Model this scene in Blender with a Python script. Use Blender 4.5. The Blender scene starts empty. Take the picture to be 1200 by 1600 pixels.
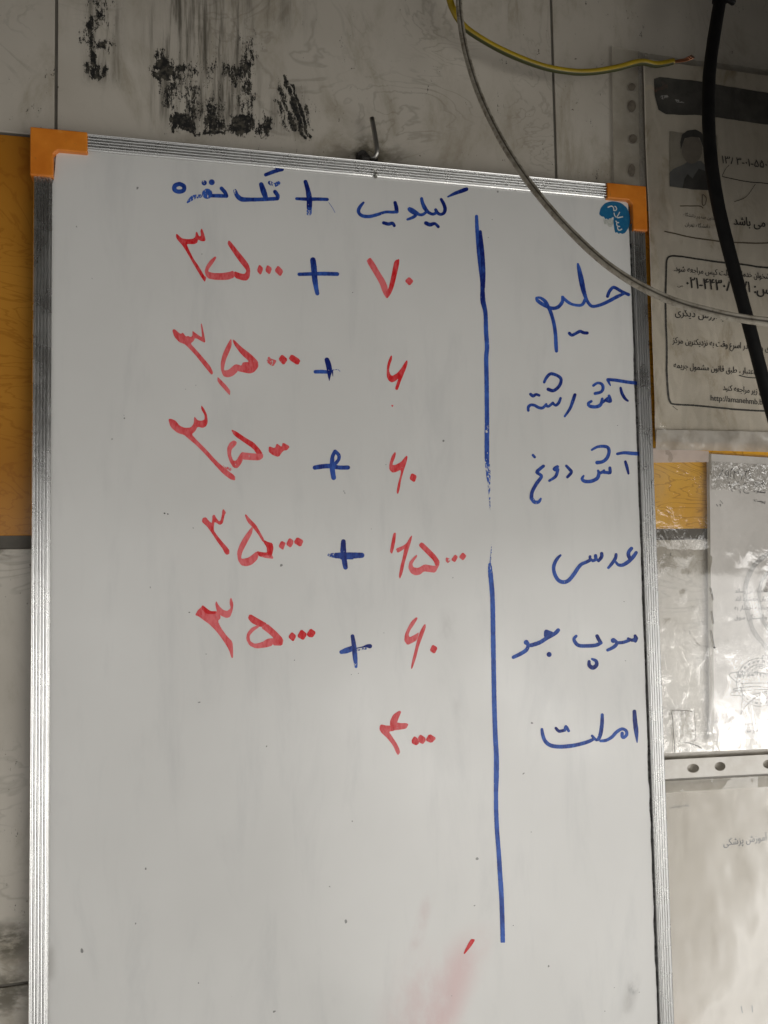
import bpy, bmesh, math, random, unicodedata
from mathutils import Vector, Matrix, noise
from mathutils.geometry import tessellate_polygon
R = math.radians
sc = bpy.context.scene
col = sc.collection

# ------------------------------------------------------------------ camera
F_PX, YAW, PITCH, ROLL = 1277.8, -0.2328, 0.0566, 0.0181      # photograph is 1200 x 1600
CAM = Vector((0.1351, -0.7484, -0.3832))
RC = (Matrix.Rotation(YAW, 3, 'Z') @ Matrix.Rotation(PITCH, 3, 'X') @ Matrix.Rotation(ROLL, 3, 'Y'))
cam_d = bpy.data.cameras.new('camera')
cam = bpy.data.objects.new('camera', cam_d); col.objects.link(cam)
cam_d.sensor_fit = 'VERTICAL'; cam_d.sensor_height = 36.0; cam_d.lens = 36.0 * F_PX / 1600
cam_d.clip_start = 0.02; cam_d.clip_end = 100
cam.matrix_world = Matrix.Translation(CAM) @ (RC @ Matrix.Rotation(R(90), 3, 'X')).to_4x4()
sc.camera = cam

# ------------------------------------------------------------------ world: the open shop front behind the camera
w = bpy.data.worlds.new('World'); sc.world = w; w.use_nodes = True
nt = w.node_tree; nt.nodes.clear()
def wn(t, **k):
    n = nt.nodes.new(t)
    for a, b in k.items(): setattr(n, a, b)
    return n
def wm(op, a, b=None, c=None):
    n = wn('ShaderNodeMath', operation=op)
    for i, v in enumerate((a, b, c)):
        if v is None: continue
        if isinstance(v, (int, float)): n.inputs[i].default_value = v
        else: nt.links.new(v, n.inputs[i])
    return n.outputs[0]
def wmap(v, a, b, c=0., d=1.):
    n = wn('ShaderNodeMapRange', interpolation_type='SMOOTHSTEP'); nt.links.new(v, n.inputs[0])
    for i, x in enumerate((a, b, c, d)): n.inputs[i+1].default_value = x
    return n.outputs[0]
tc = wn('ShaderNodeTexCoord'); sp = wn('ShaderNodeSeparateXYZ'); nt.links.new(tc.outputs['Generated'], sp.inputs[0])
X, Y, Z = sp.outputs
low = wmap(Z, 0.75, 0.45)                                # bright street and the sky over it
high = wmap(Z, 0.45, 0.8)
right = wmap(X, -0.8, 0.5, 0.40, 1.0)
nz = wn('ShaderNodeTexNoise'); nz.inputs['Scale'].default_value = 7.0; nz.inputs['Detail'].default_value = 3
nt.links.new(tc.outputs['Generated'], nz.inputs['Vector'])
pat = wmap(nz.outputs[0], 0.42, 0.68, 0.75, 1.9)
band = wm('MULTIPLY', wmap(Z, -0.45, -0.2), wmap(Z, 0.06, -0.04))
patch = wm('ADD', 1.0, wm('MULTIPLY', band, wm('SUBTRACT', pat, 1.0)))
val = wm('ADD', wm('MULTIPLY', wm('MULTIPLY', wm('MULTIPLY', low, right), wmap(Z, -0.65, -0.12, 0.30, 1.0)), patch), wm('MULTIPLY', high, 0.22))
n2 = wn('ShaderNodeTexNoise'); n2.inputs['Scale'].default_value = 13.0; n2.inputs['Detail'].default_value = 2
nt.links.new(tc.outputs['Generated'], n2.inputs['Vector'])
glint = wm('MULTIPLY', wmap(n2.outputs[0], 0.53, 0.62), wm('MULTIPLY', wm('MULTIPLY', wmap(Z, -0.30, -0.20), wmap(Z, 0.0, -0.06)), wmap(X, 0.05, 0.3)))
val = wm('ADD', wm('ADD', val, 0.05), wm('MULTIPLY', glint, 8.0))
bg = wn('ShaderNodeBackground'); bg.inputs['Color'].default_value = (1.0, 0.975, 0.94, 1)
nt.links.new(wm("MULTIPLY", val, 0.98), bg.inputs['Strength'])
wo = wn('ShaderNodeOutputWorld'); nt.links.new(bg.outputs[0], wo.inputs[0])

# ------------------------------------------------------------------ daylight falling in low from the right
ld = bpy.data.lights.new('shop_front_daylight', 'AREA'); ld.shape = 'ELLIPSE'; ld.size = 2.4; ld.size_y = 1.9
ld.energy = 5.0; ld.color = (1.0, 0.97, 0.92); ld.spread = R(80)
lo = bpy.data.objects.new('shop_front_daylight', ld); col.objects.link(lo)
lo.location = (1.60, -1.6, -1.25)
lo.rotation_euler = (Vector((0.90, 0.0, -0.62)) - Vector(lo.location)).to_track_quat('-Z', 'Y').to_euler()

sc.view_settings.view_transform = 'Standard'; sc.view_settings.look = 'None'
sc.view_settings.exposure = 0.0; sc.view_settings.gamma = 1; sc.view_settings.use_curve_mapping = False
sc.render.engine = 'CYCLES'
sc.cycles.max_bounces = 8; sc.cycles.transparent_max_bounces = 24
sc.cycles.use_denoising = True
sc.cycles.caustics_reflective = False; sc.cycles.caustics_refractive = False

# ------------------------------------------------------------------ helpers
SHADE_OUT, SHADE_FRONT, SHADE_BACK, SHADE_TILT = 1.6, -0.25, 0.60, 0.10
SHADE_FLAP = (0.70, 1.2, -0.16, -0.20)
WALL, FACE = 0.024, 0.0035          # wall surface and writing surface, metres along +y
def at(px, py, Yp):                 # a point measured in the photograph, rectified onto a plane y = Yp
    d = RC @ Vector(((px - 600) / F_PX, 1.0, -(py - 800) / F_PX))
    return CAM + d * ((Yp - CAM.y) / d.y)
def link(o, parent=None):
    col.objects.link(o)
    if parent: o.parent = parent
    return o
def mesh(name, verts, faces, mat, parent=None, smooth=False):
    me = bpy.data.meshes.new(name); me.from_pydata([tuple(v) for v in verts], [], faces); me.update()
    if mat: me.materials.append(mat)
    if smooth: me.polygons.foreach_set('use_smooth', [True] * len(me.polygons))
    return link(bpy.data.objects.new(name, me), parent)
def from_bm(name, bm, mat, parent=None, smooth=False):
    me = bpy.data.meshes.new(name); bm.to_mesh(me); bm.free(); me.materials.append(mat)
    if smooth: me.polygons.foreach_set('use_smooth', [True] * len(me.polygons))
    return link(bpy.data.objects.new(name, me), parent)
def thing(name, label, cat, loc=(0, 0, 0), group=None):
    o = bpy.data.objects.new(name, None); col.objects.link(o); o.empty_display_size = .05
    o['label'] = label; o['category'] = cat
    if group: o['group'] = group
    return o
def box(bm, x0, x1, y0, y1, z0, z1):
    v = [bm.verts.new(p) for p in ((x0,y0,z0),(x1,y0,z0),(x1,y1,z0),(x0,y1,z0),(x0,y0,z1),(x1,y0,z1),(x1,y1,z1),(x0,y1,z1))]
    for f in ((0,3,2,1),(4,5,6,7),(0,1,5,4),(1,2,6,5),(2,3,7,6),(3,0,4,7)): bm.faces.new([v[i] for i in f])
def bevel(bm, w, seg=2):
    bmesh.ops.bevel(bm, geom=list(bm.edges), offset=w, segments=seg, affect='EDGES', profile=.5)
def catmull(P, step):
    out = []; n = len(P)
    if n < 3: 
        P = [P[0], [(a+b)/2 for a, b in zip(P[0], P[1])], P[1]]; n = 3
    for i in range(n - 1):
        p0 = P[i-1] if i else P[0]; p1, p2 = P[i], P[i+1]; p3 = P[i+2] if i + 2 < n else P[-1]
        L = math.dist(p1[:2] if len(p1) < 6 else p1[:3], p2[:2] if len(p2) < 6 else p2[:3]); k = max(2, int(L / step))
        for j in range(k):
            t = j / k; t2 = t*t; t3 = t2*t
            out.append([.5*((2*b)+(-a+c)*t+(2*a-5*b+4*c-d)*t2+(-a+3*b-3*c+d)*t3) for a, b, c, d in zip(p0, p1, p2, p3)])
    out.append(list(P[-1])); return out
def tube(name, pts, r, mat, parent=None, seg=12, step=.006, sx=1.0, ridge=False, cap=True):
    P = [Vector(p) for p in catmull([list(p) for p in pts], step)]
    bm = bmesh.new(); rings = []; lay_ = bm.verts.layers.float_color.new('groove'); up = Vector((0, -1, 0))
    for i, p in enumerate(P):
        t = (P[min(i+1, len(P)-1)] - P[max(i-1, 0)]).normalized()
        s = t.cross(up).normalized(); u = s.cross(t).normalized()
        ring = []
        for k in range(seg):
            a = 2*math.pi*k/seg; rr = r
            if ridge: rr = r * (1.0 - .52 * abs(math.sin(a)) ** 8)
            rr *= 1 + .05*noise.noise(p*60 + Vector((k*.1, 0, 0)))
            vv = bm.verts.new(p + s*math.cos(a)*rr*sx + u*math.sin(a)*rr); gv = abs(math.sin(a))**10 if ridge else 0; vv[lay_] = (gv, gv, gv, 1); ring.append(vv)
        rings.append(ring)
    for a, b in zip(rings, rings[1:]):
        for k in range(seg): bm.faces.new((a[k], a[(k+1) % seg], b[(k+1) % seg], b[k]))
    if cap: bm.faces.new(rings[0][::-1]); bm.faces.new(rings[-1])
    bmesh.ops.recalc_face_normals(bm, faces=bm.faces)
    return from_bm(name, bm, mat, parent, True)

# ------------------------------------------------------------------ materials
class M:
    def __init__(s, name, rough=.5, metal=0., spec=.5, colour=(.5, .5, .5)):
        s.m = bpy.data.materials.new(name); s.m.use_nodes = True; s.t = s.m.node_tree
        s.b = s.t.nodes['Principled BSDF']; s.out = s.t.nodes['Material Output']
        s.b.inputs['Roughness'].default_value = rough; s.b.inputs['Metallic'].default_value = metal
        s.b.inputs['Specular IOR Level'].default_value = spec; s.b.inputs['Base Color'].default_value = (*colour, 1)
    def n(s, t, **k):
        n = s.t.nodes.new(t)
        for a, b in k.items(): setattr(n, a, b)
        return n
    def set(s, sock, v):
        if isinstance(v, (int, float)): sock.default_value = v
        elif isinstance(v, tuple): sock.default_value = (*v, 1) if len(v) == 3 and len(sock.default_value) == 4 else v
        else: s.t.links.new(v, sock)
    def math(s, op, a, b=None, clamp=False):
        n = s.n('ShaderNodeMath', operation=op, use_clamp=clamp); s.set(n.inputs[0], a)
        if b is not None: s.set(n.inputs[1], b)
        return n.outputs[0]
    def map(s, v, a, b, c=0., d=1.):
        n = s.n('ShaderNodeMapRange', interpolation_type='SMOOTHSTEP'); s.set(n.inputs[0], v)
        for i, x in enumerate((a, b, c, d)): n.inputs[i+1].default_value = x
        return n.outputs[0]
    def pos(s): return s.n('ShaderNodeNewGeometry').outputs['Position']
    def xyz(s, v):
        n = s.n('ShaderNodeSeparateXYZ'); s.set(n.inputs[0], v); return n.outputs
    def comb(s, x, y, z):
        n = s.n('ShaderNodeCombineXYZ'); s.set(n.inputs[0], x); s.set(n.inputs[1], y); s.set(n.inputs[2], z); return n.outputs[0]
    def xf(s, v, scale=(1, 1, 1), rot=(0, 0, 0), loc=(0, 0, 0)):
        n = s.n('ShaderNodeMapping'); s.set(n.inputs[0], v)
        n.inputs['Scale'].default_value = scale; n.inputs['Rotation'].default_value = rot; n.inputs['Location'].default_value = loc
        return n.outputs[0]
    def noise(s, v, scale, detail=4, rough=.55, dist=0.):
        n = s.n('ShaderNodeTexNoise'); s.set(n.inputs['Vector'], v); n.inputs['Scale'].default_value = scale
        n.inputs['Detail'].default_value = detail; n.inputs['Roughness'].default_value = rough; n.inputs['Distortion'].default_value = dist
        return n.outputs[0]
    def mix(s, f, a, b):
        n = s.n('ShaderNodeMix', data_type='RGBA'); s.set(n.inputs[0], f); s.set(n.inputs[6], a); s.set(n.inputs[7], b); return n.outputs[2]
    def bump(s, h, strength=.2, dist=.001):
        n = s.n('ShaderNodeBump'); s.set(n.inputs['Height'], h); n.inputs['Strength'].default_value = strength; n.inputs['Distance'].default_value = dist
        s.t.links.new(n.outputs[0], s.b.inputs['Normal']); return n.outputs[0]
    def base(s, v): s.set(s.b.inputs['Base Color'], v)
    def softbox(s, x, z, cx, cz, hx, hz, soft):
        a = s.map(s.math('ABSOLUTE', s.math('SUBTRACT', x, cx)), hx + soft, max(hx - soft, 0))
        b = s.map(s.math('ABSOLUTE', s.math('SUBTRACT', z, cz)), hz + soft, max(hz - soft, 0))
        return s.math('MULTIPLY', a, b)
    def alpha(s, v): s.set(s.b.inputs['Alpha'], v)

def pxbox(m, x, z, x0, y0, x1, y1, soft, Yp):
    a, b = at(x0, y0, Yp), at(x1, y1, Yp)
    return m.softbox(x, z, (a.x+b.x)/2, (a.z+b.z)/2, abs(a.x-b.x)/2, abs(a.z-b.z)/2, soft)

# glazed wall tile, white with marbled figure, grime and old black adhesive left where something was torn off
def tile_material(amber, bright=False):
    m = M('amber_tile_glaze' if amber else 'white_tile_glaze', .22)
    p = m.pos(); x, y, z = m.xyz(p)
    inf = m.n('ShaderNodeObjectInfo').outputs['Random']
    off = m.comb(m.math('MULTIPLY', inf, 7.3), 0., m.math('MULTIPLY', inf, 3.1))
    va = m.n('ShaderNodeVectorMath', operation='ADD'); m.set(va.inputs[0], p); m.set(va.inputs[1], off); q = va.outputs[0]
    fig = m.noise(m.xf(q, (1, 1, 2.6) if amber else (1.0, 1, 1.5)), 5.5, 5, .5, 1.6)
    rings = m.math('ABSOLUTE', m.math('SINE', m.math('MULTIPLY', fig, 46.0)))
    vein = m.map(rings, .0, .55, 1., 0.)
    vmask = m.map(m.noise(q, 9., 2), .45, .62)
    big = m.map(m.noise(q, 3.2, 4, .6, .6), .3, .7)
    if amber:
        c = m.mix(big, (.76, .36, .028), (.92, .54, .07)) if bright else m.mix(big, (.42, .17, .018), (.60, .28, .04))  # bright: stronger light and gloss on the right tile put into its colour
        c = m.mix(m.math('MULTIPLY', vein, .45), c, (.30, .105, .012))
        c = m.mix(m.map(m.noise(q, 22, 6, .7), .62, .8, 0, .6), c, (.16, .06, .012))
    else:
        c = m.mix(big, (.465, .425, .36), (.56, .52, .45))
        c = m.mix(m.math('MULTIPLY', m.math('MULTIPLY', vein, vmask), .45), c, (.30, .27, .225))
        grime = m.map(m.noise(m.xf(q, (2.2, 1, 1)), 7., 7, .7, .4), .46, .74, 0, .65)
        c = m.mix(grime, c, (.23, .19, .12))
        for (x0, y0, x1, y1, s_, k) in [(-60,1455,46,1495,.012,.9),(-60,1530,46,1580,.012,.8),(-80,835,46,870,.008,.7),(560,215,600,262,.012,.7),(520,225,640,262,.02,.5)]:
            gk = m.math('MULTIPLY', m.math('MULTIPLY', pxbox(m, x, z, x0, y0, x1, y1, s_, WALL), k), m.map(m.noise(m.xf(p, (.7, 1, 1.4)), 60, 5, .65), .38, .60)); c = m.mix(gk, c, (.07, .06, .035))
        sp_ = m.map(m.noise(q, 75, 3, .6), .72, .76); c = m.mix(m.math('MULTIPLY', sp_, .8), c, (.05, .04, .03))
        # torn off adhesive: black crusts and grey drag marks
        A = WALL
        wx = m.math('ADD', x, m.math('MULTIPLY', m.math('SUBTRACT', m.noise(p, 70, 4, .6), .5), .030))
        wz = m.math('ADD', z, m.math('MULTIPLY', m.math('SUBTRACT', m.noise(m.xf(p, (1, 1, 1), (0, 0, 0), (5, 2, 1)), 60, 4, .6), .5), .035))
        crust = [(136,15,152,125,.006,.9),(134,55,150,75,.006,.7),(150,60,178,82,.006,.75),(138,-10,168,45,.012,.6),(150,105,166,128,.006,.95),(128,40,140,80,.010,.4),(170,60,186,80,.010,.45),
                 (234,95,268,120,.005,1.),(244,78,264,124,.007,.7),(268,100,312,122,.008,.75),(252,118,278,170,.010,.6),(264,176,302,206,.006,1.),
                 (280,196,355,213,.004,1.),(322,150,348,205,.008,.8),(355,176,394,214,.006,1.),(350,92,382,138,.010,.85),(366,40,394,150,.014,.5),
                 (285,110,318,190,.014,.55),(382,120,396,210,.007,.7),(300,60,345,190,.02,.33),(402,184,418,215,.006,.95),(365,140,392,185,.012,.5)]
        tot = None
        for (x0, y0, x1, y1, s_, k) in crust:
            b = m.math('MULTIPLY', pxbox(m, wx, wz, x0, y0, x1, y1, s_, A), k)
            tot = b if tot is None else m.math('MAXIMUM', tot, b)
        # the slanted scrapes beside them
        a0 = at(430, 125, A); sl = m.math('ADD', m.math('ADD', m.math('MULTIPLY', x, .6), m.math('MULTIPLY', wx, .4)), m.math('MULTIPLY', m.math('SUBTRACT', z, a0.z), .30))
        for (x0, y0, x1, y1, s_, k) in [(429,130,441,205,.003,.85),(443,122,452,212,.003,.9),(453,130,459,215,.002,1.),(420,150,428,212,.004,.6),(463,160,468,200,.003,.6)]:
            b = m.math('MULTIPLY', pxbox(m, sl, wz, x0, y0, x1, y1, s_, A), k); tot = m.math('MAXIMUM', tot, b)
        wob = m.noise(m.xf(p, (1, 1, .45)), 55, 4, .6)
        st = m.noise(m.xf(p, (1.7, 1, .5)), 170, 7, .72)
        n1 = m.math('ADD', m.math('MULTIPLY', m.math('SUBTRACT', st, .5), 1.5), m.math('ADD', m.math('MULTIPLY', m.math('SUBTRACT', wob, .5), 1.0), m.math('MULTIPLY', m.math('SUBTRACT', m.noise(m.xf(p, (1.3, 1, .8)), 620, 3, .7), .5), .8)))
        black = m.map(m.math('ADD', n1, m.math('MULTIPLY', tot, .62)), .28, .42)
        smear = None
        for (x0, y0, x1, y1, s_, k) in [(134,-40,184,130,.010,1.),(240,-40,398,208,.02,1.),(400,-40,470,60,.02,.5),(415,125,480,215,.01,.6)]:
            b = m.math('MULTIPLY', pxbox(m, x, z, x0, y0, x1, y1, s_, A), k); smear = b if smear is None else m.math('MAXIMUM', smear, b)
        drag = m.noise(m.xf(p, (1.6, 1, .12)), 90, 5, .65)
        sm = m.math('MULTIPLY', m.map(drag, .40, .68), smear)
        c = m.mix(m.math('MULTIPLY', sm, .92), c, (.085, .075, .055))
        c = m.mix(black, c, m.mix(m.map(m.noise(p, 240, 4, .7), .45, .65), (.010, .0095, .009), (.075, .068, .052)))
        m.set(m.b.inputs['Roughness'], m.math('ADD', .24, m.math('MULTIPLY', m.math('MAXIMUM', black, sm), .35)))
        m.bump(m.math('ADD', m.math('MULTIPLY', black, .6), m.math('MULTIPLY', m.noise(p, 30, 3), .3)), .35, .0006)
    if amber: m.bump(m.noise(p, 25, 3), .12, .0006)
    m.base(c); return m.m
m_tile, m_amber, m_amber_lit = tile_material(False), tile_material(True), tile_material(True, True)
g = M('dark_grout', .9); g.base(g.mix(g.noise(g.pos(), 60, 5), (.07, .06, .05), (.16, .15, .125))); m_grout = g.m

def plastic(name, a, b, rough, scale=40, spec=.5):
    m = M(name, rough, 0, spec); m.base(m.mix(m.map(m.noise(m.pos(), scale, 4), .3, .7), a, b)); m.bump(m.noise(m.pos(), scale*5, 3), .1, .0004); return m.m
cm_ = M('orange_plastic', .38); c = cm_.mix(cm_.map(cm_.noise(cm_.pos(), 30, 4), .3, .7), (.60, .165, .012), (.76, .25, .025))
c = cm_.mix(cm_.map(cm_.noise(cm_.xf(cm_.pos(), (1, 1, 1), (0, .5, 0)), 150, 5, .7), .60, .74, 0, .6), c, (.30, .12, .03))
cm_.base(cm_.mix(cm_.map(cm_.noise(cm_.pos(), 60, 5, .6), .60, .72, 0, .5), c, (.78, .42, .12))); cm_.bump(cm_.noise(cm_.pos(), 180, 4), .18, .0005); m_cap = cm_.m
al = M('ribbed_aluminium', .30, 1.0, .5, (.78, .78, .77)); al.base(al.mix(al.map(al.noise(al.pos(), 90, 5, .7), .68, .76), (.80, .80, .79), (.55, .54, .51)))
al.set(al.b.inputs['Roughness'], al.map(al.noise(al.pos(), 40, 3), .3, .7, .24, .32)); m_al = al.m
m_backing = plastic('grey_backing', (.05, .05, .048), (.30, .30, .29), .7, 260)
m_steel = M('dull_steel', .38, 1.0, .5, (.42, .41, .38)).m
m_plug = plastic('dark_wall_plug', (.02, .018, .016), (.05, .045, .04), .7, 300)

# board enamel: slightly soiled white, with wiped red ink, grey smears and specks
pm = M('white_enamel', .09, 0, .5); p = pm.pos(); px_, py_, pz_ = pm.xyz(p)
c = pm.mix(pm.map(pm.noise(p, 5, 4), .3, .7), (.655, .65, .625), (.70, .695, .67))
warp = pm.noise(pm.xf(p, (1, 1, .6)), 30, 5, .6)
def blot(c, x0, y0, x1, y1, soft, shear, colour, amt, lo_=.35, hi_=.65):
    a = at(x0, y0, FACE); b = at(x1, y1, FACE); cz = (a.z + b.z)/2
    xs = pm.math('ADD', px_, pm.math('MULTIPLY', pm.math('SUBTRACT', pz_, cz), shear))
    k = pm.softbox(xs, pz_, (a.x+b.x)/2, cz, abs(a.x-b.x)/2, abs(a.z-b.z)/2, soft)
    k = pm.math('MULTIPLY', pm.math('MULTIPLY', k, pm.map(warp, lo_, hi_)), amt)
    return pm.mix(k, c, colour)
c = blot(c, 690, 1475, 725, 1620, .022, -.45, (.62, .36, .36), .55, .2, .6)
c = blot(c, 620, 1510, 680, 1650, .03, -.2, (.60, .38, .38), .45, .25, .65)
c = blot(c, 655, 1400, 664, 1480, .008, -.30, (.55, .40, .39), .40, .3, .6)
c = blot(c, 978, 1530, 990, 1585, .008, -.30, (.40, .39, .37), .7)
c = blot(c, 984, 1540, 994, 1550, .004, 0, (.2, .2, .2), .9, .45, .55)
c = blot(c, 982, 525, 1004, 560, .007, 0, (.52, .51, .48), .6)
c = blot(c, 1018, 1290, 1034, 1330, .006, 0, (.45, .44, .42), .8)
c = blot(c, 1020, 1395, 1040, 1450, .006, 0, (.45, .44, .42), .6)
c = blot(c, 1005, 1055, 1024, 1100, .006, 0, (.50, .49, .47), .6)
c = blot(c, 690, 960, 706, 1010, .01, 0, (.50, .49, .47), .5, .45, .65)
c = blot(c, 712, 1095, 718, 1170, .006, 0, (.52, .51, .49), .5, .4, .65)
c = blot(c, 72, 1480, 82, 1530, .006, 0, (.46, .45, .42), .7)
c = pm.mix(pm.map(pm.noise(pm.xf(p, (1, 1, .22), (0, .35, 0)), 26, 6, .65, .4), .48, .76, 0, .34), c, (.50, .505, .50))
spk = pm.map(pm.noise(p, 95, 2, .5), .775, .79); c = pm.mix(pm.math('MULTIPLY', spk, .75), c, (.10, .10, .095))
pm.base(c); pm.set(pm.b.inputs['Roughness'], pm.map(pm.noise(p, 14, 4), .3, .7, .13, .21))
pm.bump(pm.noise(p, 420, 2), .035, .0004); m_panel = pm.m

def ink(name, pale, dark):
    m = M(name, .40, 0, .22); p = m.pos()
    a = m.n('ShaderNodeAttribute', attribute_name='ink'); s = m.n('ShaderNodeSeparateColor'); m.set(s.inputs[0], a.outputs['Color'])
    lowf = m.noise(p, 45, 3); stre = m.noise(m.xf(p, (1, 1, .35), (0, .6, 0)), 420, 4, .6)
    f = m.math('ADD', s.outputs[0], m.math('ADD', m.math('MULTIPLY', m.math('SUBTRACT', lowf, .5), 1.3), m.math('MULTIPLY', m.math('SUBTRACT', stre, .5), 1.9)), True)
    m.base(m.mix(f, pale, dark))
    dn = m.noise(m.xf(p, (1, 1, .5), (0, .7, 0)), 560, 4, .65)
    e = m.math('ADD', m.math('MULTIPLY', m.math('SUBTRACT', dn, .5), 2.6), .5)
    d = m.math('SUBTRACT', e, s.outputs[1]); m.alpha(m.map(d, -.10, .06)); return m.m
m_blue = ink('blue_marker_ink', (.045, .125, .48), (.005, .015, .155))
m_red = ink('red_marker_ink', (.76, .17, .18), (.62, .010, .015))

def paper_mat(name, a, b, stain, s0=.52, s1=.72, amt=.7, rough=.6):
    m = M(name, rough, 0, .3); p = m.pos(); c = m.mix(m.map(m.noise(p, 8, 4), .3, .7), a, b)
    c = m.mix(m.map(m.noise(m.xf(p, (1.6, 1, .8)), 17, 6, .65, .5), s0, s1, 0, amt), c, stain)
    m.base(c); m.bump(m.noise(m.xf(p, (1, 1, .55)), 34, 4, .5), .17, .003); return m.m
m_notice = paper_mat('yellowed_paper', (.60, .54, .44), (.72, .655, .55), (.31, .235, .13), .50, .74, .75)
m_cert = paper_mat('white_paper', (.76, .73, .70), (.81, .785, .76), (.46, .43, .40), .55, .8, .5)
m_letter = paper_mat('cream_paper', (.47, .425, .355), (.55, .51, .44), (.36, .31, .235), .52, .75, .65)
m_print = plastic('black_print', (.016, .015, .014), (.035, .033, .03), .6, 200)
m_grey = plastic('grey_print', (.19, .185, .18), (.26, .25, .245), .6, 200)
m_pale = plastic('pale_grey_print', (.38, .37, .36), (.47, .46, .45), .6, 120)
m_pen = plastic('pen_ink', (.03, .03, .033), (.07, .07, .072), .5, 200)

def film_mat(name, haze, gl, rough, tint, scale=60, b=.5, crease=None):
    m = M(name); t = m.t; t.nodes.remove(m.b); p = m.pos()
    tr = m.n('ShaderNodeBsdfTransparent'); tr.inputs[0].default_value = (.97, .965, .95, 1)
    df = m.n('ShaderNodeBsdfDiffuse'); df.inputs[0].default_value = (*tint, 1)
    go = m.n('ShaderNodeBsdfGlossy'); go.inputs['Roughness'].default_value = rough
    bp = m.n('ShaderNodeBump'); bp.inputs['Strength'].default_value = b; bp.inputs['Distance'].default_value = .003
    hgt = m.noise(m.xf(p, (1.5, 1, .8), (0, .5, 0)), scale, 4, .55, 1.2)
    if crease:                                   # taut in places, puckered in others
        px3, _, pz3 = m.xyz(p)
        k = m.map(m.noise(m.xf(p, (1, 1, 1), (0, 0, 0), (3, 1, 7)), 19, 2), .50, .68, .10, .75)
        k = m.math('MAXIMUM', k, m.math('MULTIPLY', pxbox(m, px3, pz3, *crease, .01, .018), 1.0)); hgt = m.math('MULTIPLY', hgt, k)
    m.set(bp.inputs['Height'], hgt)
    t.links.new(bp.outputs[0], go.inputs['Normal']); 
    a = m.n('ShaderNodeMixShader'); t.links.new(tr.outputs[0], a.inputs[1]); t.links.new(df.outputs[0], a.inputs[2])
    m.set(a.inputs[0], m.map(m.noise(p, 28, 5, .6), .35, .75, haze*.4, haze*1.6))
    fr = m.n('ShaderNodeFresnel'); fr.inputs[0].default_value = 1.45; 
    z = m.n('ShaderNodeMixShader'); m.set(z.inputs[0], m.math('MINIMUM', m.math('MULTIPLY', fr.outputs[0], gl), .22))
    t.links.new(a.outputs[0], z.inputs[1]); t.links.new(go.outputs[0], z.inputs[2]); t.links.new(z.outputs[0], m.out.inputs[0]); return m.m
m_film = film_mat('clear_film', .06, .7, .16, (.56, .52, .45), 24, .12)
m_filmn = film_mat('crumpled_film', .06, 2.2, .10, (.58, .55, .49), 30, .6, (1000, 640, 1300, 720))
m_filmw = film_mat('wrinkled_film', .10, 1.7, .085, (.68, .65, .61), 38, .45, (1000, 700, 1106, 850))
m_tape = film_mat('crinkled_tape', .34, 1.8, .15, (.56, .53, .48), 110, .6)
def milky(name, a, b, al_, rough=.3):
    m = M(name, rough, 0, .4); p = m.pos(); m.base(m.mix(m.map(m.noise(p, 40, 5, .6), .35, .7), a, b)); m.alpha(al_); m.bump(m.noise(p, 90, 3), .25, .001); return m.m
m_strip = milky('milky_strip', (.80, .77, .71), (.70, .66, .59), .95)
m_fold = milky('milky_fold', (.56, .52, .46), (.42, .38, .32), .80, .2)
m_holedark = plastic('hole_dark_oval', (.12, .10, .075), (.20, .17, .13), .7, 150)
m_seam = milky('pinkish_seam', (.62, .53, .47), (.50, .42, .36), .85, .25)
m_stripd = milky('dingy_strip', (.50, .46, .38), (.38, .34, .27), .6)

# ------------------------------------------------------------------ unseen overhang, added above the view to shade the upper wall
shade_mat = M('added_shade_cloth', .8, 0, .2, (.055, .05, .042)).m
bm = bmesh.new(); box(bm, -3.5, 4.5, -SHADE_OUT, .10, 0, .02)
for v in bm.verts:
    v.co.z += SHADE_BACK + (SHADE_FRONT - SHADE_BACK) * (.10 - v.co.y) / (SHADE_OUT + .10) - SHADE_TILT * v.co.x * (.10 - v.co.y) / (SHADE_OUT + .10)
N_ = 16; v0 = []                                          # side flap, also added out of view, to darken the top right
for k in range(N_ + 1):
    fx = SHADE_FLAP[0] + (SHADE_FLAP[1] - SHADE_FLAP[0])*k/N_
    fy = SHADE_FLAP[2] - .05*math.sin(k*1.1) - .15*k/N_; zb_ = SHADE_FLAP[3] + .03*math.sin(k*.9)
    v0.append([bm.verts.new(q) for q in ((fx, fy, .42), (fx, fy, zb_), (fx, fy + .006, zb_), (fx, fy + .006, .42))])
for A_, B_ in zip(v0, v0[1:]):
    for k in range(4): bm.faces.new((A_[k], A_[(k+1) % 4], B_[(k+1) % 4], B_[k]))
bm.faces.new(v0[0]); bm.faces.new(v0[-1][::-1])
o = from_bm('added_shade', bm, shade_mat); o['kind'] = 'structure'

# ------------------------------------------------------------------ the tiled wall
wall = thing('tiled_wall', 'dirty tiled shop wall of white marbled tiles with an amber row behind the whiteboard', 'wall')
bm = bmesh.new(); box(bm, -1.6, 2.2, WALL + .0016, WALL + .08, -1.75, .95); from_bm('grout', bm, m_grout, wall)
JX, JZ, PW, PH, GAP = .0172, .0045, .4938, .3722, .0026
for i in range(-3, 5):
    for j in range(-4, 3):
        x0, z0 = JX + i*PW, JZ + j*PH
        bm = bmesh.new(); box(bm, x0 + GAP/2, x0 + PW - GAP/2, WALL, WALL + .007, z0 + GAP/2 + (.009 if j == -1 else 0), z0 + PH - GAP/2); bevel(bm, .0008, 2)
        o = from_bm('tile', bm, (m_amber_lit if i == 1 else m_amber) if j == -1 else m_tile, wall)
        if j == -1: o['label'] = 'yellower amber tile, brightened in its colour for the glare' if i == 1 else 'amber marbled tile'

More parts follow.
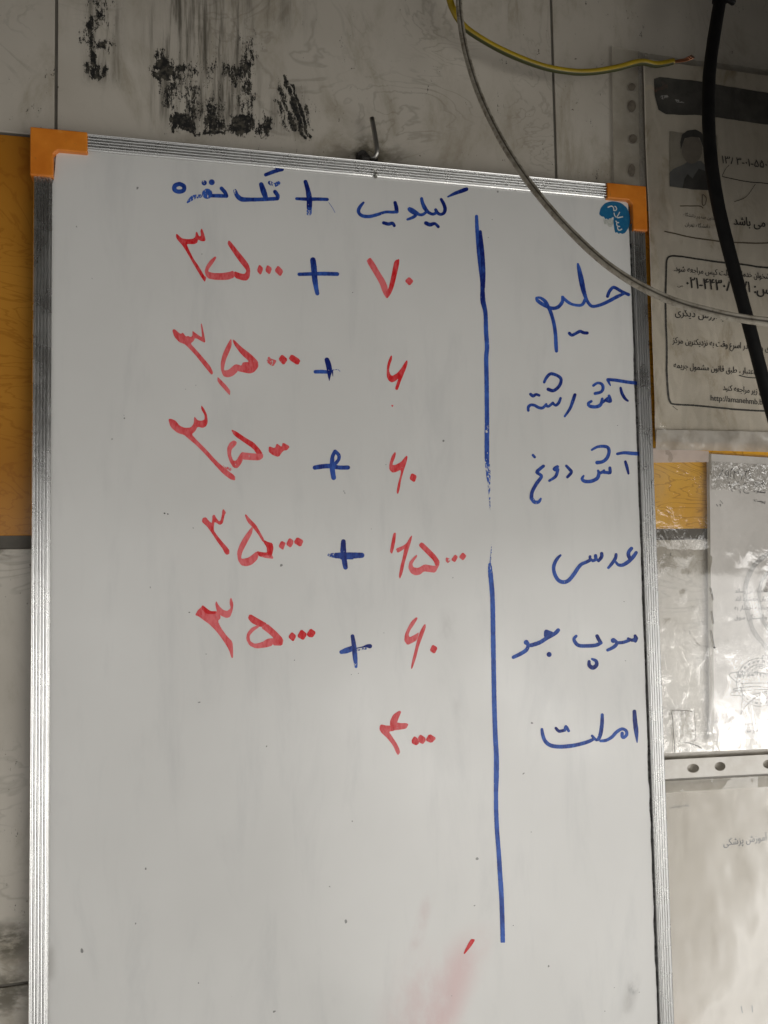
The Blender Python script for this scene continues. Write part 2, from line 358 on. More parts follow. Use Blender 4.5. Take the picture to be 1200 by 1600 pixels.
# ------------------------------------------------------------------ the whiteboard
W, H, FR = .600, .900, .0155
board = thing('whiteboard', 'white dry erase board with aluminium frame and orange corners, handwritten Persian price list', 'whiteboard', (W/2, 0, -H))
rails = []
def rail(length):                 # ribbed extrusion along +x, face towards -y, outer side at z = 0, width FR
    prof = [(0, .0150), (0, .0016), (.0008, .0004)]
    n = 5; a, b = .0014, FR - .0008
    for k in range(n):
        z0 = a + (b-a)*k/n; z1 = a + (b-a)*(k+1)/n; d = z1 - z0
        for t in range(7):
            u = t/6; prof.append((z0 + d*(.03 + .62*u), .0009 - .0009*math.sin(math.pi*u)**.7))
        prof += [(z0 + d*.70, .0030), (z0 + d*.94, .0030)]
    prof += [(FR, .0012), (FR, .0032), (FR - .001, .0150)]
    bm = bmesh.new(); L = []; n = 40
    for s in range(n + 1):
        x = length*s/n
        L.append([bm.verts.new((x, y, -z)) for z, y in prof])
    for A, B in zip(L, L[1:]):
        for k in range(len(prof)):
            k2 = (k+1) % len(prof); bm.faces.new((A[k], B[k], B[k2], A[k2]))
    bm.faces.new(L[0]); bm.faces.new(L[-1][::-1])
    bmesh.ops.recalc_face_normals(bm, faces=bm.faces); return bm
CAPL = .054
def add_rail(length, mat4):
    bm = rail(length); bm.transform(mat4); o = from_bm('frame_rail', bm, m_al, board)
    return o
T = Matrix.Translation; RY = lambda a: Matrix.Rotation(R(a), 4, 'Y')
add_rail(W - .09, T((.045, 0, 0)))
add_rail(W - .09, T((W - .045, 0, -H)) @ RY(180))
add_rail(H - .08, T((0.0025, 0, -H + .04)) @ RY(-90))
add_rail(H - .08, T((W - 0.0015, 0, -.04)) @ RY(90))
def cap(sx, sz, x, z, lx, lz, wd, lab=None):
    pts = [(0, 0), (lx, 0), (lx, -wd), (wd + .004, -wd), (wd, -wd - .004), (wd, -lz), (0, -lz)]
    bm = bmesh.new(); f = bm.faces.new([bm.verts.new((x + sx*a, .0165, z + sz*b)) for a, b in pts])
    e = bmesh.ops.extrude_face_region(bm, geom=[f]); bmesh.ops.translate(bm, verts=[v for v in e['geom'] if isinstance(v, bmesh.types.BMVert)], vec=(0, -.0182, 0))
    bmesh.ops.recalc_face_normals(bm, faces=bm.faces); bevel(bm, .0012, 3)
    return from_bm('corner_cap', bm, m_cap, board)
cap(1, 1, 0, 0, .0475, .0435, .0190)
cap(-1, 1, W, 0, .0450, .0480, .0165)
cap(1, -1, 0, -H, .0550, .0490, .0190); cap(-1, -1, W, -H, .0450, .0480, .0165)
bm = bmesh.new(); box(bm, .006, W - .006, FACE + .0012, FACE + .010, -H + .006, -.006); from_bm('backing_board', bm, m_backing, board)
# the enamel sheet, its cut edge ragged beside the frame
rnd = random.Random(4); edge = []
def rag(a, k): return a + k*noise.noise(Vector((a*5 + len(edge)*.37, len(edge)*.21, 1.7)))
xl, xr, zt, zb = .0180, W - .0187, -.0150, -H + .013
N = 60
for k in range(N): edge.append((xl + (xr-xl)*k/N, zt + .0004*noise.noise(Vector((k*.9, 0, 0)))))
for k in range(N*2): edge.append((xr + .0011*noise.noise(Vector((k*.45, 3, 0))) + .0012*min(0, noise.noise(Vector((k*.13, 8, 0)))), zt + (zb-zt)*k/(N*2)))
for k in range(N): edge.append((xr + (xl-xr)*k/N, zb))
for k in range(N*2): edge.append((xl - .0012 + .0007*noise.noise(Vector((k*.5, 6, 0))), zb + (zt-zb)*k/(N*2)))
# soften the lifted top left corner
edge[0] = (xl + .004, zt); edge[-1] = (xl + .0030, zt - .004); edge[-2] = (xl + .0024, zt - .012); edge[-3] = (xl + .0018, zt - .02); edge[-4] = (xl + .0010, zt - .028)
bm = bmesh.new(); f = bm.faces.new([bm.verts.new((a, FACE, b)) for a, b in edge])
e = bmesh.ops.extrude_face_region(bm, geom=[f]); bmesh.ops.translate(bm, verts=[v for v in e['geom'] if isinstance(v, bmesh.types.BMVert)], vec=(0, .0009, 0))
bmesh.ops.recalc_face_normals(bm, faces=bm.faces); bmesh.ops.triangulate(bm, faces=[f for f in bm.faces if len(f.verts) > 4])
panel = from_bm('writing_panel', bm, m_panel, board)
# screw end of the hanger below the top rail
bm = bmesh.new(); q = at(585, 271, .0015)
bmesh.ops.create_uvsphere(bm, u_segments=14, v_segments=8, radius=.0034, matrix=T(q + Vector((0, .001, .0012))) @ Matrix.Diagonal((1, .7, 1, 1)))
bmesh.ops.create_cone(bm, cap_ends=True, segments=12, radius1=.0016, radius2=.0012, depth=.005, matrix=T(q + Vector((.0012, -.002, -.0026))) @ Matrix.Rotation(R(70), 4, 'X'))
from_bm('hanger_screw', bm, m_steel, board, True)

# ------------------------------------------------------------------ handwriting on the board (strokes measured from the photograph)
class Ink:
    def __init__(s, ox, oy, sc_): s.o, s.k = (ox, oy), sc_; s.v, s.f, s.c = [], [], []; s.h = 0
    def P(s, x, y): return (s.o[0] + x/s.k, s.o[1] + y/s.k)
    def put(s, pts, faces, col_, h):
        b = len(s.v)
        for (x, y) in pts:
            q = at(x, y, FACE - .00012 - h); s.v.append(q); s.c.append(col_)
        s.f += [tuple(b + i for i in f) for f in faces]
    def r(s, pts, d=.55, dry=0., butt=False):          # a pen stroke: centre line with widths
        s.h += .00001; P = []
        for t in pts: P.append([*s.P(t[0], t[1]), t[2]/s.k])
        C = catmull(P, 1.6); n = len(C); L, Rr = [], []
        prev = None
        for i, (x, y, w_) in enumerate(C):
            a, b = C[max(i-1, 0)], C[min(i+1, n-1)]; tx, ty = b[0]-a[0], b[1]-a[1]; l = math.hypot(tx, ty) or 1
            nx, ny = -ty/l, tx/l; w_ = max(w_, .8)*.5*(1 + .07*noise.noise(Vector((x*.35, y*.35, w_)))); L.append((x+nx*w_, y+ny*w_)); Rr.append((x-nx*w_, y-ny*w_))
        base = s.h
        b0 = len(s.v)
        for i in range(n):
            hh = FACE - .00012 - base - .000008*i/n
            dd = dry(i/n) if callable(dry) else dry; de = d(i/n) if callable(d) else d
            for q in (L[i], Rr[i]): s.v.append(at(q[0], q[1], hh)); s.c.append((de, dd, 0, 1))
        s.f += [(b0+2*i, b0+2*i+1, b0+2*i+3, b0+2*i+2) for i in range(n-1)]
        ends = [] if butt else [0, n-1]
        joints = [j for j in range(2, n-2) if (Vector((C[j][0]-C[j-2][0], C[j][1]-C[j-2][1])).normalized()).dot(Vector((C[j+2][0]-C[j][0], C[j+2][1]-C[j][1])).normalized()) < .8]
        for j in ends + joints:
            x, y, w_ = C[j]; w_ = max(w_, .8)*.5; b1 = len(s.v); K = 14
            hh = FACE - .000112 - base - .000008*j/n - .000003
            dd = dry(j/n) if callable(dry) else dry; de = d(j/n) if callable(d) else d
            for k in range(K): s.v.append(at(x + w_*math.cos(2*math.pi*k/K), y + w_*math.sin(2*math.pi*k/K), hh)); s.c.append((de, dd, 0, 1))
            s.f.append(tuple(b1 + k for k in range(K)))
        return s
    def p(s, pts, d=.5, dry=0., round_=True):           # a chisel stroke given by its outline
        s.h += .00001; Q = [s.P(*t) for t in pts]
        if round_:
            C = []
            for i in range(len(Q)):
                a, b = Q[i], Q[(i+1) % len(Q)]
                C.append((a[0]*.82+b[0]*.18, a[1]*.82+b[1]*.18)); C.append((a[0]*.18+b[0]*.82, a[1]*.18+b[1]*.82))
            Q = C
        tri = tessellate_polygon([[Vector((x, y, 0)) for x, y in Q]])
        s.put(Q, tri, (d, dry, 0, 1), s.h); return s
    def disc(s, x, y, r_, d=.5, dry=0., ry=None):
        return s.p([(x + r_*math.cos(t*math.pi/8), y + (ry or r_)*math.sin(t*math.pi/8)) for t in range(16)], d, dry)
    def done(s, name, mat, label):
        o = mesh(name, s.v, s.f, mat, panel); a = o.data.color_attributes.new('ink', 'FLOAT_COLOR', 'POINT')
        a.data.foreach_set('color', [c for q in s.c for c in q]); 
        if label: o['label'] = label
        return o
WD, PR, PL = 'handwritten_word', 'handwritten_price', 'plus_sign'
B, RD = m_blue, m_red
k1 = (250, 250, 4.2857)
fade = lambda t: .55 - .4*math.sin(t*math.pi)
i = Ink(*k1)
i.r([(130,160,28),(100,172,30),(98,200,30),(126,212,28),(158,203,28),(160,175,28),(132,160,28)], .6)
i.r([(345,239,24),(400,240,26),(446,242,24)], .5).r([(446,240,24),(436,218,26),(412,190,26)], .7)
i.disc(316,226,35,.12,.25).r([(270,242,24),(230,248,30),(205,264,26),(184,284,12)], .12, .38)
i.disc(296,153,18,.6,.3).disc(347,149,20,.75)
i.done(WD, B, 'blue word at the left end of the heading row')
i = Ink(*k1)
i.r([(503,206,24),(516,238,30),(546,262,32),(600,265,28),(680,264,26),(720,262,26),(785,259,24)], .55, lambda t: .35*(t < .08)).r([(786,258,26),(788,238,28),(770,212,26)], .7)
i.r([(678,163,30),(690,200,38),(704,240,34),(712,260,26)], .75)
i.r([(708,99,24),(770,75,26),(818,62,26)], .8).r([(735,152,26),(765,168,28),(792,155,28)], .5, .42)
i.done(WD, B, 'blue word with a slanted bar in the heading row')
i = Ink(*k1)
i.r([(915,259,20),(980,262,24),(1060,262,24),(1120,264,22)], .65)
i.r([(974,145,26),(990,200,32),(1000,260,38),(1000,320,36)], .95).r([(1000,315,34),(998,355,36)], .1, .5)
i.r([(1130,285,2),(1155,320,3),(1172,352,2)], .1, .2)
i.done(PL, B, 'blue plus in the heading row')
i = Ink(540, 280, 5.4545)
i.r([(872,150,14),(930,122,28),(990,100,34),(1030,85,34)], lambda t: .5+.6*t)
i.r([(815,172,26),(838,215,30),(848,255,32),(838,288,28),(808,300,26),(782,285,28),(768,260,26)], .85)
i.r([(772,285,26),(745,298,26),(705,282,28),(675,245,36),(655,200,30),(648,165,26)], .65)
i.r([(692,275,24),(660,300,26),(628,302,26),(605,285,28),(575,262,26),(545,250,26),(540,262,22),(570,284,26),(604,296,30)], .45)
i.r([(606,296,28),(580,322,28),(528,343,20)], .45)
i.r([(422,200,30),(432,240,34),(436,276,34)], .95).r([(436,277,28),(400,281,26),(340,280,24),(270,302,28),(200,318,30),(138,310,30),(110,278,30),(120,240,30),(152,200,20)], .5)
i.r([(325,372,30),(365,382,30),(400,375,28),(415,396,26)], .85).r([(685,374,34),(720,388,34),(760,378,26),(790,405,26)], .85)
i.done(WD, B, 'blue word under the slanted bar, next to the divider in the heading row')
i = Ink(540, 280, 5.4545)
i.p([(178,700),(192,678),(212,668),(245,712),(290,790),(335,860),(362,925),(350,985),(352,1022),(318,970),(290,890),(250,820)], .12)
i.p([(366,930),(380,870),(395,800),(412,710),(425,690),(460,678),(455,730),(430,840),(410,920),(385,980),(352,1022),(345,960)], .75)
i.p([(540,830),(582,868),(545,910),(503,868)], .5)
i.done(PR, RD, 'red price of a tall V with one dot, first price row')
i = Ink(260, 340, 6)
i.p([(90,155),(100,152),(145,195),(200,203),(250,198),(272,180),(275,135),(290,135),(305,175),(325,172),(318,120),(332,100),(345,125),(368,205),(362,222),(325,222),(298,205),(290,235),(265,250),(190,248),(200,275),(250,380),(300,450),(355,545),(375,560),(362,605),(340,580),(270,465),(200,340),(150,260),(100,205),(90,180)], .7)
i.p([(572,245),(582,213),(600,222),(650,285),(720,370),(770,435),(787,490),(780,560),(755,590),(715,590),(640,565),(632,500),(700,525),(735,528),(750,500),(740,480),(690,420),(640,350),(600,290)], .55)
i.p([(640,560),(575,585),(470,585),(400,575),(372,550),(358,500),(375,450),(410,400),(460,360),(470,375),(440,425),(400,480),(390,505),(440,520),(520,520),(590,510),(630,496)], .2)
for q in ([(870,437),(910,475),(885,542),(847,500)], [(945,440),(992,475),(968,537),(925,500)], [(1045,445),(1098,500),(1070,555),(1012,500)]): i.p(q, .5)
i.done(PR, RD, 'red four part price with three dots, first price row on the left')
i = Ink(450, 380, 5.4545)
i.r([(95,265,30),(200,262,32),(300,260,34),(420,263,34)], .5)
i.r([(212,142,46),(220,200,50),(228,300,48),(240,380,40),(250,428,36)], lambda t: 1.0-.8*t).done(PL, B, 'blue plus in the first price row')
i = Ink(820, 400, 6.6667)
i.r([(862,420,34),(880,372,34),(915,330,34),(945,332,34),(1010,370,34),(1080,402,36)], .8)
i.r([(1040,388,28),(960,425,36),(860,478,36),(780,512,34),(710,525,34),(675,505,34),(642,450,34),(612,360,48),(587,240,54),(566,140,42),(553,84,24)], .55)
i.r([(628,455,34),(605,500,34),(570,515,30),(500,505,30),(450,480,32),(405,440,30),(390,424,24)], .1)
i.r([(396,430,34),(390,480,36),(350,530,38),(300,545,38),(250,535,36),(180,500,38),(130,462,36),(120,436,22)], .5)
i.r([(120,436,22),(160,435,28),(210,470,38),(245,530,38),(275,600,38),(305,710,38),(320,820,38),(325,920,40),(330,990,34)], lambda t: .55-.3*t)
i.r([(465,805,34),(490,825,32),(535,805,32),(575,785,34),(615,800,34),(650,802,34)], .8)
i.done(WD, B, 'blue food name below the flat cord, topmost in the right column')
i = Ink(260, 490, 5.4545)
i.p([(50,140),(68,130),(120,175),(140,160),(165,195),(185,190),(205,200),(222,190),(222,145),(240,160),(290,195),(305,200),(292,90),(302,82),(333,235),(325,250),(245,205),(232,235),(205,255),(260,315),(330,395),(375,450),(400,505),(385,525),(320,445),(240,345),(160,262),(110,245),(65,195)], .35)
i.p([(435,535),(500,600),(545,655),(542,700),(510,665),(455,605),(435,575)], .25, .15)
i.p([(548,213),(556,225),(556,275),(535,330),(510,385),(495,440),(490,485),(530,480),(580,435),(610,430),(612,490),(570,530),(525,545),(485,535),(465,480),(462,420),(480,345),(510,280)], .1)
i.p([(566,240),(568,215),(640,285),(720,345),(780,405),(785,450),(770,475),(745,500),(710,512),(650,500),(606,490),(606,432),(640,445),(650,415),(710,412),(640,350),(590,285)], .35)
i.p([(870,362),(895,385),(943,400),(908,455),(850,410)], .4, .4); i.p([(985,345),(1035,390),(1000,442),(953,390)], .7); i.p([(1065,343),(1145,395),(1122,443),(1040,390)], .7)
i.done(PR, RD, 'red price with a broken long tail and three dots, second price row')
i = Ink(480, 540, 6.6667)
i.r([(85,273,38),(150,272,40),(215,275,38)], .2).r([(205,148,50),(222,200,58),(232,260,54),(230,310,34),(230,365,5)], 1.0)
i.r([(265,255,9),(320,250,7),(342,270,4)], .3, .2).r([(262,262,18),(268,318,6)], .8)
i.done(PL, B, 'blue plus with a dry right arm in the second price row')
i = Ink(480, 540, 6.6667)
i.p([(872,102),(885,105),(882,150),(862,200),(852,260),(868,305),(890,315),(940,285),(985,230),(1020,170),(1042,148),(1047,180),(1030,240),(1000,310),(970,385),(945,460),(930,463),(914,452),(930,400),(950,340),(920,370),(880,385),(848,365),(828,320),(830,220),(845,160)], .85)
i.p([(873,615),(902,622),(885,644)], .2, .2)
i.done(PR, RD, 'red price of one digit in the second price row')
i = Ink(810, 570, 6.3158)
i.r([(120,290,30),(145,308,32),(175,292,28),(205,302,26)], .8)
i.r([(98,450,28),(97,420,30),(120,397,30),(160,400,30),(200,422,30),(240,425,30),(275,390,26)], .45)
i.r([(268,400,28),(298,410,28),(340,375,26)], .5).r([(340,380,26),(370,400,28),(400,372,30),(416,330,26)], .65)
i.r([(255,172,26),(275,130,30),(315,90,32),(370,100,32),(415,130,32),(420,170,32),(395,220,32),(345,255,34),(295,242,36)], lambda t: .4+.4*t)
i.r([(558,296,32),(540,350,34),(510,430,30),(458,508,22)], lambda t: .95-.5*t)
i.r([(740,205,26),(780,180,26),(822,190,30),(836,230,32),(815,268,30),(758,283,32)], .5)
i.r([(720,360,26),(690,382,30),(705,408,34),(765,415,34),(812,393,34),(828,335,26)], .45).r([(828,372,28),(858,350,28),(880,330,26)], .6).r([(875,355,30),(908,358,34),(895,306,28)], .6)
i.r([(1009,228,24),(1022,280,32),(1050,330,30),(1080,356,20)], .95)
i.r([(1155,180,34),(1060,168,34),(960,152,34),(882,146,30)], .5).r([(882,148,30),(896,180,22),(908,204,12)], .4)
i.done(WD, B, 'blue food name of two words, second from the top in the right column')
i = Ink(250, 630, 5.4545)
i.p([(70,135),(95,132),(135,150),(165,190),(210,210),(260,208),(288,175),(292,110),(320,145),(352,150),(380,140),(380,100),(350,50),(352,15),(375,45),(400,95),(408,160),(395,195),(365,212),(320,200),(300,240),(270,265),(310,310),(400,400),(480,490),(560,560),(640,620),(642,660),(600,650),(540,605),(470,530),(380,430),(300,350),(245,305),(205,270),(150,255),(90,205)], .4)
i.p([(605,222),(650,240),(730,295),(800,335),(850,390),(878,435),(830,440),(790,385),(710,330),(630,275)], .75)
i.p([(878,430),(880,465),(845,488),(770,485),(700,480),(690,415),(760,425),(835,430)], .15, .1)
i.p([(700,415),(708,480),(690,520),(660,555),(625,550),(595,500),(575,440),(572,380),(595,335),(630,315),(655,330),(650,355),(610,395),(605,440),(625,490),(650,490),(685,430)], .3, .08)
i.p([(928,365),(980,385),(995,340),(1038,375),(1045,333),(1108,368),(1085,400),(1050,405),(1012,460),(965,445),(925,415)], .5)
i.p([(530,525),(620,560),(600,580),(560,560)], .1, .45)
i.done(PR, RD, 'red price with a long unbroken tail, third price row on the left')
i = Ink(480, 680, 6)
i.r([(72,304,42),(150,292,44),(215,290,44),(300,303,40),(382,303,40)], lambda t: .4+.5*t)
i.r([(268,262,34),(296,225,32),(295,185,34),(262,152,34)], .6)
i.r([(262,152,36),(238,200,36),(234,270,46),(237,330,48),(248,398,46)], .5)
i.done(PL, B, 'blue plus with a looped top in the third price row')
i = Ink(480, 680, 6)
i.p([(825,153),(832,175),(822,215),(803,260),(800,280),(830,278),(880,250),(910,215),(930,192),(942,200),(930,260),(905,330),(880,420),(868,500),(855,548),(845,550),(838,530),(850,460),(880,350),(875,325),(835,345),(800,352),(770,325),(770,270),(795,190)], .65)
i.p([(978,353),(1030,380),(1008,445),(957,412)], .65)
i.done(PR, RD, 'red price with one dot in the third price row')
i = Ink(810, 680, 6)
i.r([(928,175,26),(990,165,30),(1060,170,34),(1124,174,36)], .5).r([(1003,248,26),(1018,300,30),(1032,360,20)], .9)
i.r([(688,138,20),(740,110,26),(800,104,30),(840,117,32),(850,160,32),(830,215,32),(790,248,32),(738,257,36)], .45)
i.r([(611,382,20),(597,410,30),(622,432,34),(680,432,34),(738,405,34),(755,360,32),(747,332,22)], .45).r([(758,358,28),(790,345,30),(803,330,22)], .6).r([(800,348,28),(830,350,30),(858,350,34),(858,306,28)], .6)
i.r([(450,288,26),(480,320,30),(497,348,30),(460,393,26)], .75)
i.r([(366,296,32),(338,318,36),(370,330,28)], .6).r([(370,322,30),(350,385,30),(290,427,22)], .6)
i.r([(235,290,30),(200,318,32),(174,348,32),(205,370,30),(215,392,32),(170,455,34),(130,530,34),(122,590,36)], .7).r([(122,588,36),(150,626,36),(190,625,32),(210,595,20)], .2, .22)
i.r([(137,187,26),(153,206,24)], .6)
i.done(WD, B, 'blue food name of two words, third from the top in the right column')
i = Ink(300, 780, 6)
i.p([(92,210),(100,175),(130,168),(155,200),(185,225),(190,190),(190,155),(210,142),(230,180),(255,208),(270,195),(280,150),(285,105),(295,90),(320,125),(305,150),(290,225),(262,243),(225,220),(210,215),(205,260),(205,295),(240,345),(290,405),(330,450),(352,480),(350,515),(325,522),(305,505),(290,470),(235,395),(190,325),(140,255),(105,225)], .6)
i.p([(495,150),(505,138),(545,185),(600,240),(640,310),(680,385),(665,405),(620,330),(572,268),(520,215)], .3)
i.p([(676,382),(710,400),(755,412),(765,460),(752,520),(735,545),(690,550),(625,535),(605,485),(660,498),(705,500),(700,450),(668,402)], .8)
i.p([(625,530),(610,570),(560,615),(510,630),(460,620),(430,570),(422,500),(445,430),(490,350),(540,285),(562,258),(572,275),(560,330),(510,420),(470,500),(460,550),(475,560),(530,548),(580,510),(606,488)], .1)
i.p([(630,535),(750,520),(767,560),(690,552)], .05, .3)
i.p([(838,388),(880,410),(868,440),(855,478),(808,445)], .6); i.p([(912,360),(950,385),(950,415),(925,457),(880,425)], .6); i.p([(985,353),(1048,388),(1020,450),(950,408)], .6)
i.done(PR, RD, 'red price with a short tail in the row of the four dots, on the left')
i = Ink(490, 810, 4.6154)
i.r([(112,265,24),(140,266,34),(165,268,40)], .5, .42).r([(165,268,42),(260,268,46),(348,266,38)], .6).r([(200,283,26),(280,286,20)], .6)
i.r([(215,167,34),(214,230,42),(220,290,40),(230,353,34)], lambda t: 1.-.5*t)
i.done(PL, B, 'blue plus with a scratched left arm in the fourth price row')
i = Ink(490, 810, 4.6154)
i.p([(575,105),(595,102),(590,160),(580,215),(565,258),(550,240),(560,180)], .7)
i.p([(592,218),(640,200),(670,180),(695,135),(712,120),(705,160),(680,240),(655,330),(640,400),(622,438),(615,415),(625,350),(645,270),(655,215),(640,230),(605,250)], .4)
i.p([(755,195),(780,168),(830,215),(880,265),(910,310),(905,345),(880,345),(865,305),(810,250)], .55)
i.p([(908,335),(878,392),(840,388),(795,382),(770,405),(735,412),(700,395),(682,355),(690,315),(715,285),(745,260),(748,275),(725,305),(712,330),(720,352),(755,358),(800,330),(850,340),(880,342)], .02)
i.p([(955,280),(985,290),(985,310),(965,325),(952,305)], .4, .35); i.p([(1020,258),(1042,277),(1020,318),(990,300)], .4); i.p([(1075,243),(1105,270),(1078,305),(1046,280)], .4)
i.done(PR, RD, 'red price of two digits and three dots beside the divider, fourth price row')
i = Ink(850, 840, 7.5)
i.r([(1080,176,40),(1040,232,46),(985,285,46),(920,322,42),(870,318,36),(845,290,30)], .5).r([(1025,127,42),(995,165,44),(990,205,46),(1010,250,44)], .8)
i.r([(845,197,34),(838,240,40),(800,300,40),(755,354,32)], lambda t: .8-.5*t)
i.r([(676,186,40),(675,225,44),(640,272,36)], .85).r([(640,270,32),(612,250,34),(605,212,40)], .6).r([(605,215,40),(606,255,40),(572,272,36)], .5).r([(570,270,34),(542,250,34),(540,222,34)], .5)
i.r([(545,262,40),(490,290,40),(440,312,42),(400,355,44),(350,430,46),(290,500,46),(230,522,46),(170,500,46),(127,430,44),(113,350,42),(135,280,42),(170,230,34),(195,207,24)], .4)
i.done(WD, B, 'blue food name with a wide bowl, fourth from the top in the right column')
i = Ink(290, 920, 5.4545)
i.p([(80,225),(105,180),(130,160),(145,137),(185,170),(215,190),(258,190),(290,200),(300,250),(275,275),(300,330),(350,400),(400,450),(405,520),(405,590),(390,590),(370,520),(320,440),(260,360),(200,300),(150,265),(110,235)], .2, .04)
i.p([(145,137),(185,170),(215,190),(262,192),(255,215),(180,215),(140,180)], .85)
i.p([(252,130),(262,102),(275,130),(290,150),(320,180),(355,190),(385,165),(375,125),(378,85),(390,75),(408,130),(400,190),(380,240),(350,250),(310,235),(270,205)], .15)
i.p([(530,250),(548,213),(620,255),(700,300),(640,330),(560,290)], .85); i.p([(640,330),(690,292),(770,360),(835,430),(825,485),(740,483),(752,420),(700,375)], .35, .06)
i.p([(755,420),(742,483),(690,500),(600,510),(545,485),(515,430),(525,375),(565,330),(620,308),(630,325),(580,360),(545,400),(550,445),(590,470),(650,455),(700,425)], .2, .10)
i.p([(905,365),(945,400),(918,453),(873,412)], .8); i.p([(985,343),(1030,378),(1030,400),(1005,440),(948,408)], .8); i.p([(1065,335),(1113,370),(1085,415),(1050,412),(1028,390)], .8)
i.done(PR, RD, 'red price with a pale frayed tail, fifth price row on the left')
i = Ink(510, 950, 6)
i.r([(140,413,38),(190,398,54),(240,380,52)], .35).r([(285,377,10),(340,365,12),(380,356,30),(408,358,42)], .95).r([(290,392,20),(350,382,22),(390,378,14)], .5, .62)
i.r([(245,264,36),(258,350,44),(268,450,46),(278,550,28)], lambda t: .9-.7*t, lambda t: .25*(t > .75)).done(PL, B, 'blue plus with a blob on its right arm in the fifth price row')
i = Ink(510, 950, 6)
i.p([(845,85),(858,95),(820,160),(785,210),(770,250),(780,275),(830,250),(870,225),(850,300),(810,325),(760,348),(730,310),(735,250),(760,190),(800,120)], .25)
i.p([(915,155),(930,150),(932,185),(905,260),(870,350),(840,470),(805,570),(793,570),(800,510),(830,390),(850,300),(880,215)], .5)
i.p([(995,340),(1045,372),(1015,432),(967,400)], .65)
i.done(PR, RD, 'red price with one dot in the fifth price row')
i = Ink(790, 970, 5.4545)
i.p([(328,85),(345,72),(405,95),(412,112),(335,150),(325,125)], .8).r([(448,80,34),(418,110,34),(350,148,34),(290,185,36),(220,208,34),(196,208,28)], .55)
i.disc(176,184,22,.6).r([(186,190,34),(192,215,30),(175,250,34),(130,280,34),(66,311,30)], .35).disc(371,287,22,.7)
i.r([(780,130,32),(796,162,32),(812,186,28)], .85).r([(814,188,28),(770,208,32),(700,214,32),(630,212,32),(598,190,32),(583,155,28),(602,130,24)], .4)
i.r([(712,348,28),(714,380,34),(745,400,36),(776,375,34),(770,342,30),(737,326,20)], lambda t: 1.-.6*t)
i.r([(1104,128,26),(1110,150,40),(1106,172,30)], .85).r([(1106,160,34),(1075,165,30),(1045,152,24)], .7).r([(1050,168,28),(1000,184,28),(945,188,28)], .5)
i.disc(918,168,22,.5).r([(920,160,28),(944,180,30),(945,200,30),(920,225,30),(870,250,26)], .45)
i.done(WD, B, 'blue food name with a small ring under it, fifth from the top in the right column')
i = Ink(520, 1090, 6)
i.p([(440,265),(455,250),(500,262),(535,262),(580,275),(580,312),(525,318),(560,370),(600,430),(625,480),(632,515),(612,540),(595,520),(565,450),(510,380),(455,330),(437,300)], .3, .03)
i.p([(535,262),(538,215),(565,160),(610,130),(630,122),(642,135),(625,175),(605,225),(600,270),(560,275)], .4)
i.p([(600,232),(640,240),(690,238),(710,250),(690,290),(640,300),(570,308),(560,285)], .45, .18)
i.p([(765,360),(795,380),(812,425),(785,450),(740,430),(740,395)], .75); i.p([(820,343),(868,375),(872,405),(845,438),(808,420),(795,380)], .4); i.p([(905,337),(973,380),(925,428),(866,402)], .5)
i.done(PR, RD, 'red price of a hooked digit and three dots, lowest on the board')
i = Ink(830, 1100, 6.6667)
i.r([(1075,78,40),(1082,180,48),(1095,290,46),(1103,398,14)], lambda t: .85-.5*t)
i.r([(948,305,36),(948,340,34),(965,350,32),(995,318,36),(988,278,34),(945,260,34),(890,292,36),(840,345,36),(780,378,34),(722,385,28)], .3)
i.r([(740,113,34),(738,200,40),(725,300,42),(705,358,38),(680,375,30),(652,352,30),(635,332,28)], lambda t: .7-.5*abs(t-.5))
i.r([(655,362,32),(600,390,38),(500,420,40),(400,438,42),(290,445,42),(200,430,42),(145,385,40),(120,320,38),(112,264,30)], .4)
i.r([(258,252,30),(290,283,34),(340,275,32)], .85).r([(350,275,30),(362,236,34),(390,280,30)], .5)
i.done(WD, B, 'blue food name with a long flat bowl, lowest in the right column')
i = Ink(0, 0, 1)
dl = lambda t: .25 + .75*math.exp(-((t-.33)/.14)**2)
i.r([(744.6,338,5),(745.5,358,6),(747.5,386,6.4),(750,411,6.4),(753,435,6.4),(754,450,6.6),(754.5,469,8),(758.5,489,6.6),(759.5,517,7),(761,542,7),(759.8,559,7),(760.3,592,7),(760.8,640,7),(761,660,7.2)], dl, 0)
i.r([(750.4,362,5),(752,380,6.6),(754.4,405,6.6),(755.2,428,7),(755,449,6)], .9)
i.r([(761,663,7),(760.8,680,7.4),(760.8,705,7.4),(761,722,7)], .35, lambda t: .42*(t < .25) + .30*(t > .7)).r([(761.2,722,7),(763,740,7),(764.5,766,3),(766,797,1.4)], .2, lambda t: .4 + .3*t, True)
i.r([(768,850,1),(767.2,868,2),(766,884,4)], .15, .55, True).r([(765.5,882,5),(766.3,895,7.4),(769,925,7.4),(770,950,7.4),(770.7,1000,7.4),(771.5,1050,7.4),(772.4,1100,7.4),(774,1150,7.6),(775.6,1180,8),(775.6,1210,8),(775,1238,7)], .2, lambda t: .4*(t < .04))
i.r([(775,1237,6.6),(775.2,1266,7)], .0, .06).r([(775.2,1265,7),(776.8,1300,7),(779.2,1330,7),(781,1360,7.4),(783.6,1400,7.4),(785,1440,7.2),(785.7,1473,7)], .25, lambda t: .2*(t > .93), True)
i.done('divider_line', B, 'long blue vertical line, rubbed out in the middle')
i = Ink(500, 1350, 2)
i.p([(486,236),(472,234),(462,250),(448,280),(452,282),(472,258)], .8)
i.done('ink_fleck', RD, 'small red drip near the foot of the divider')
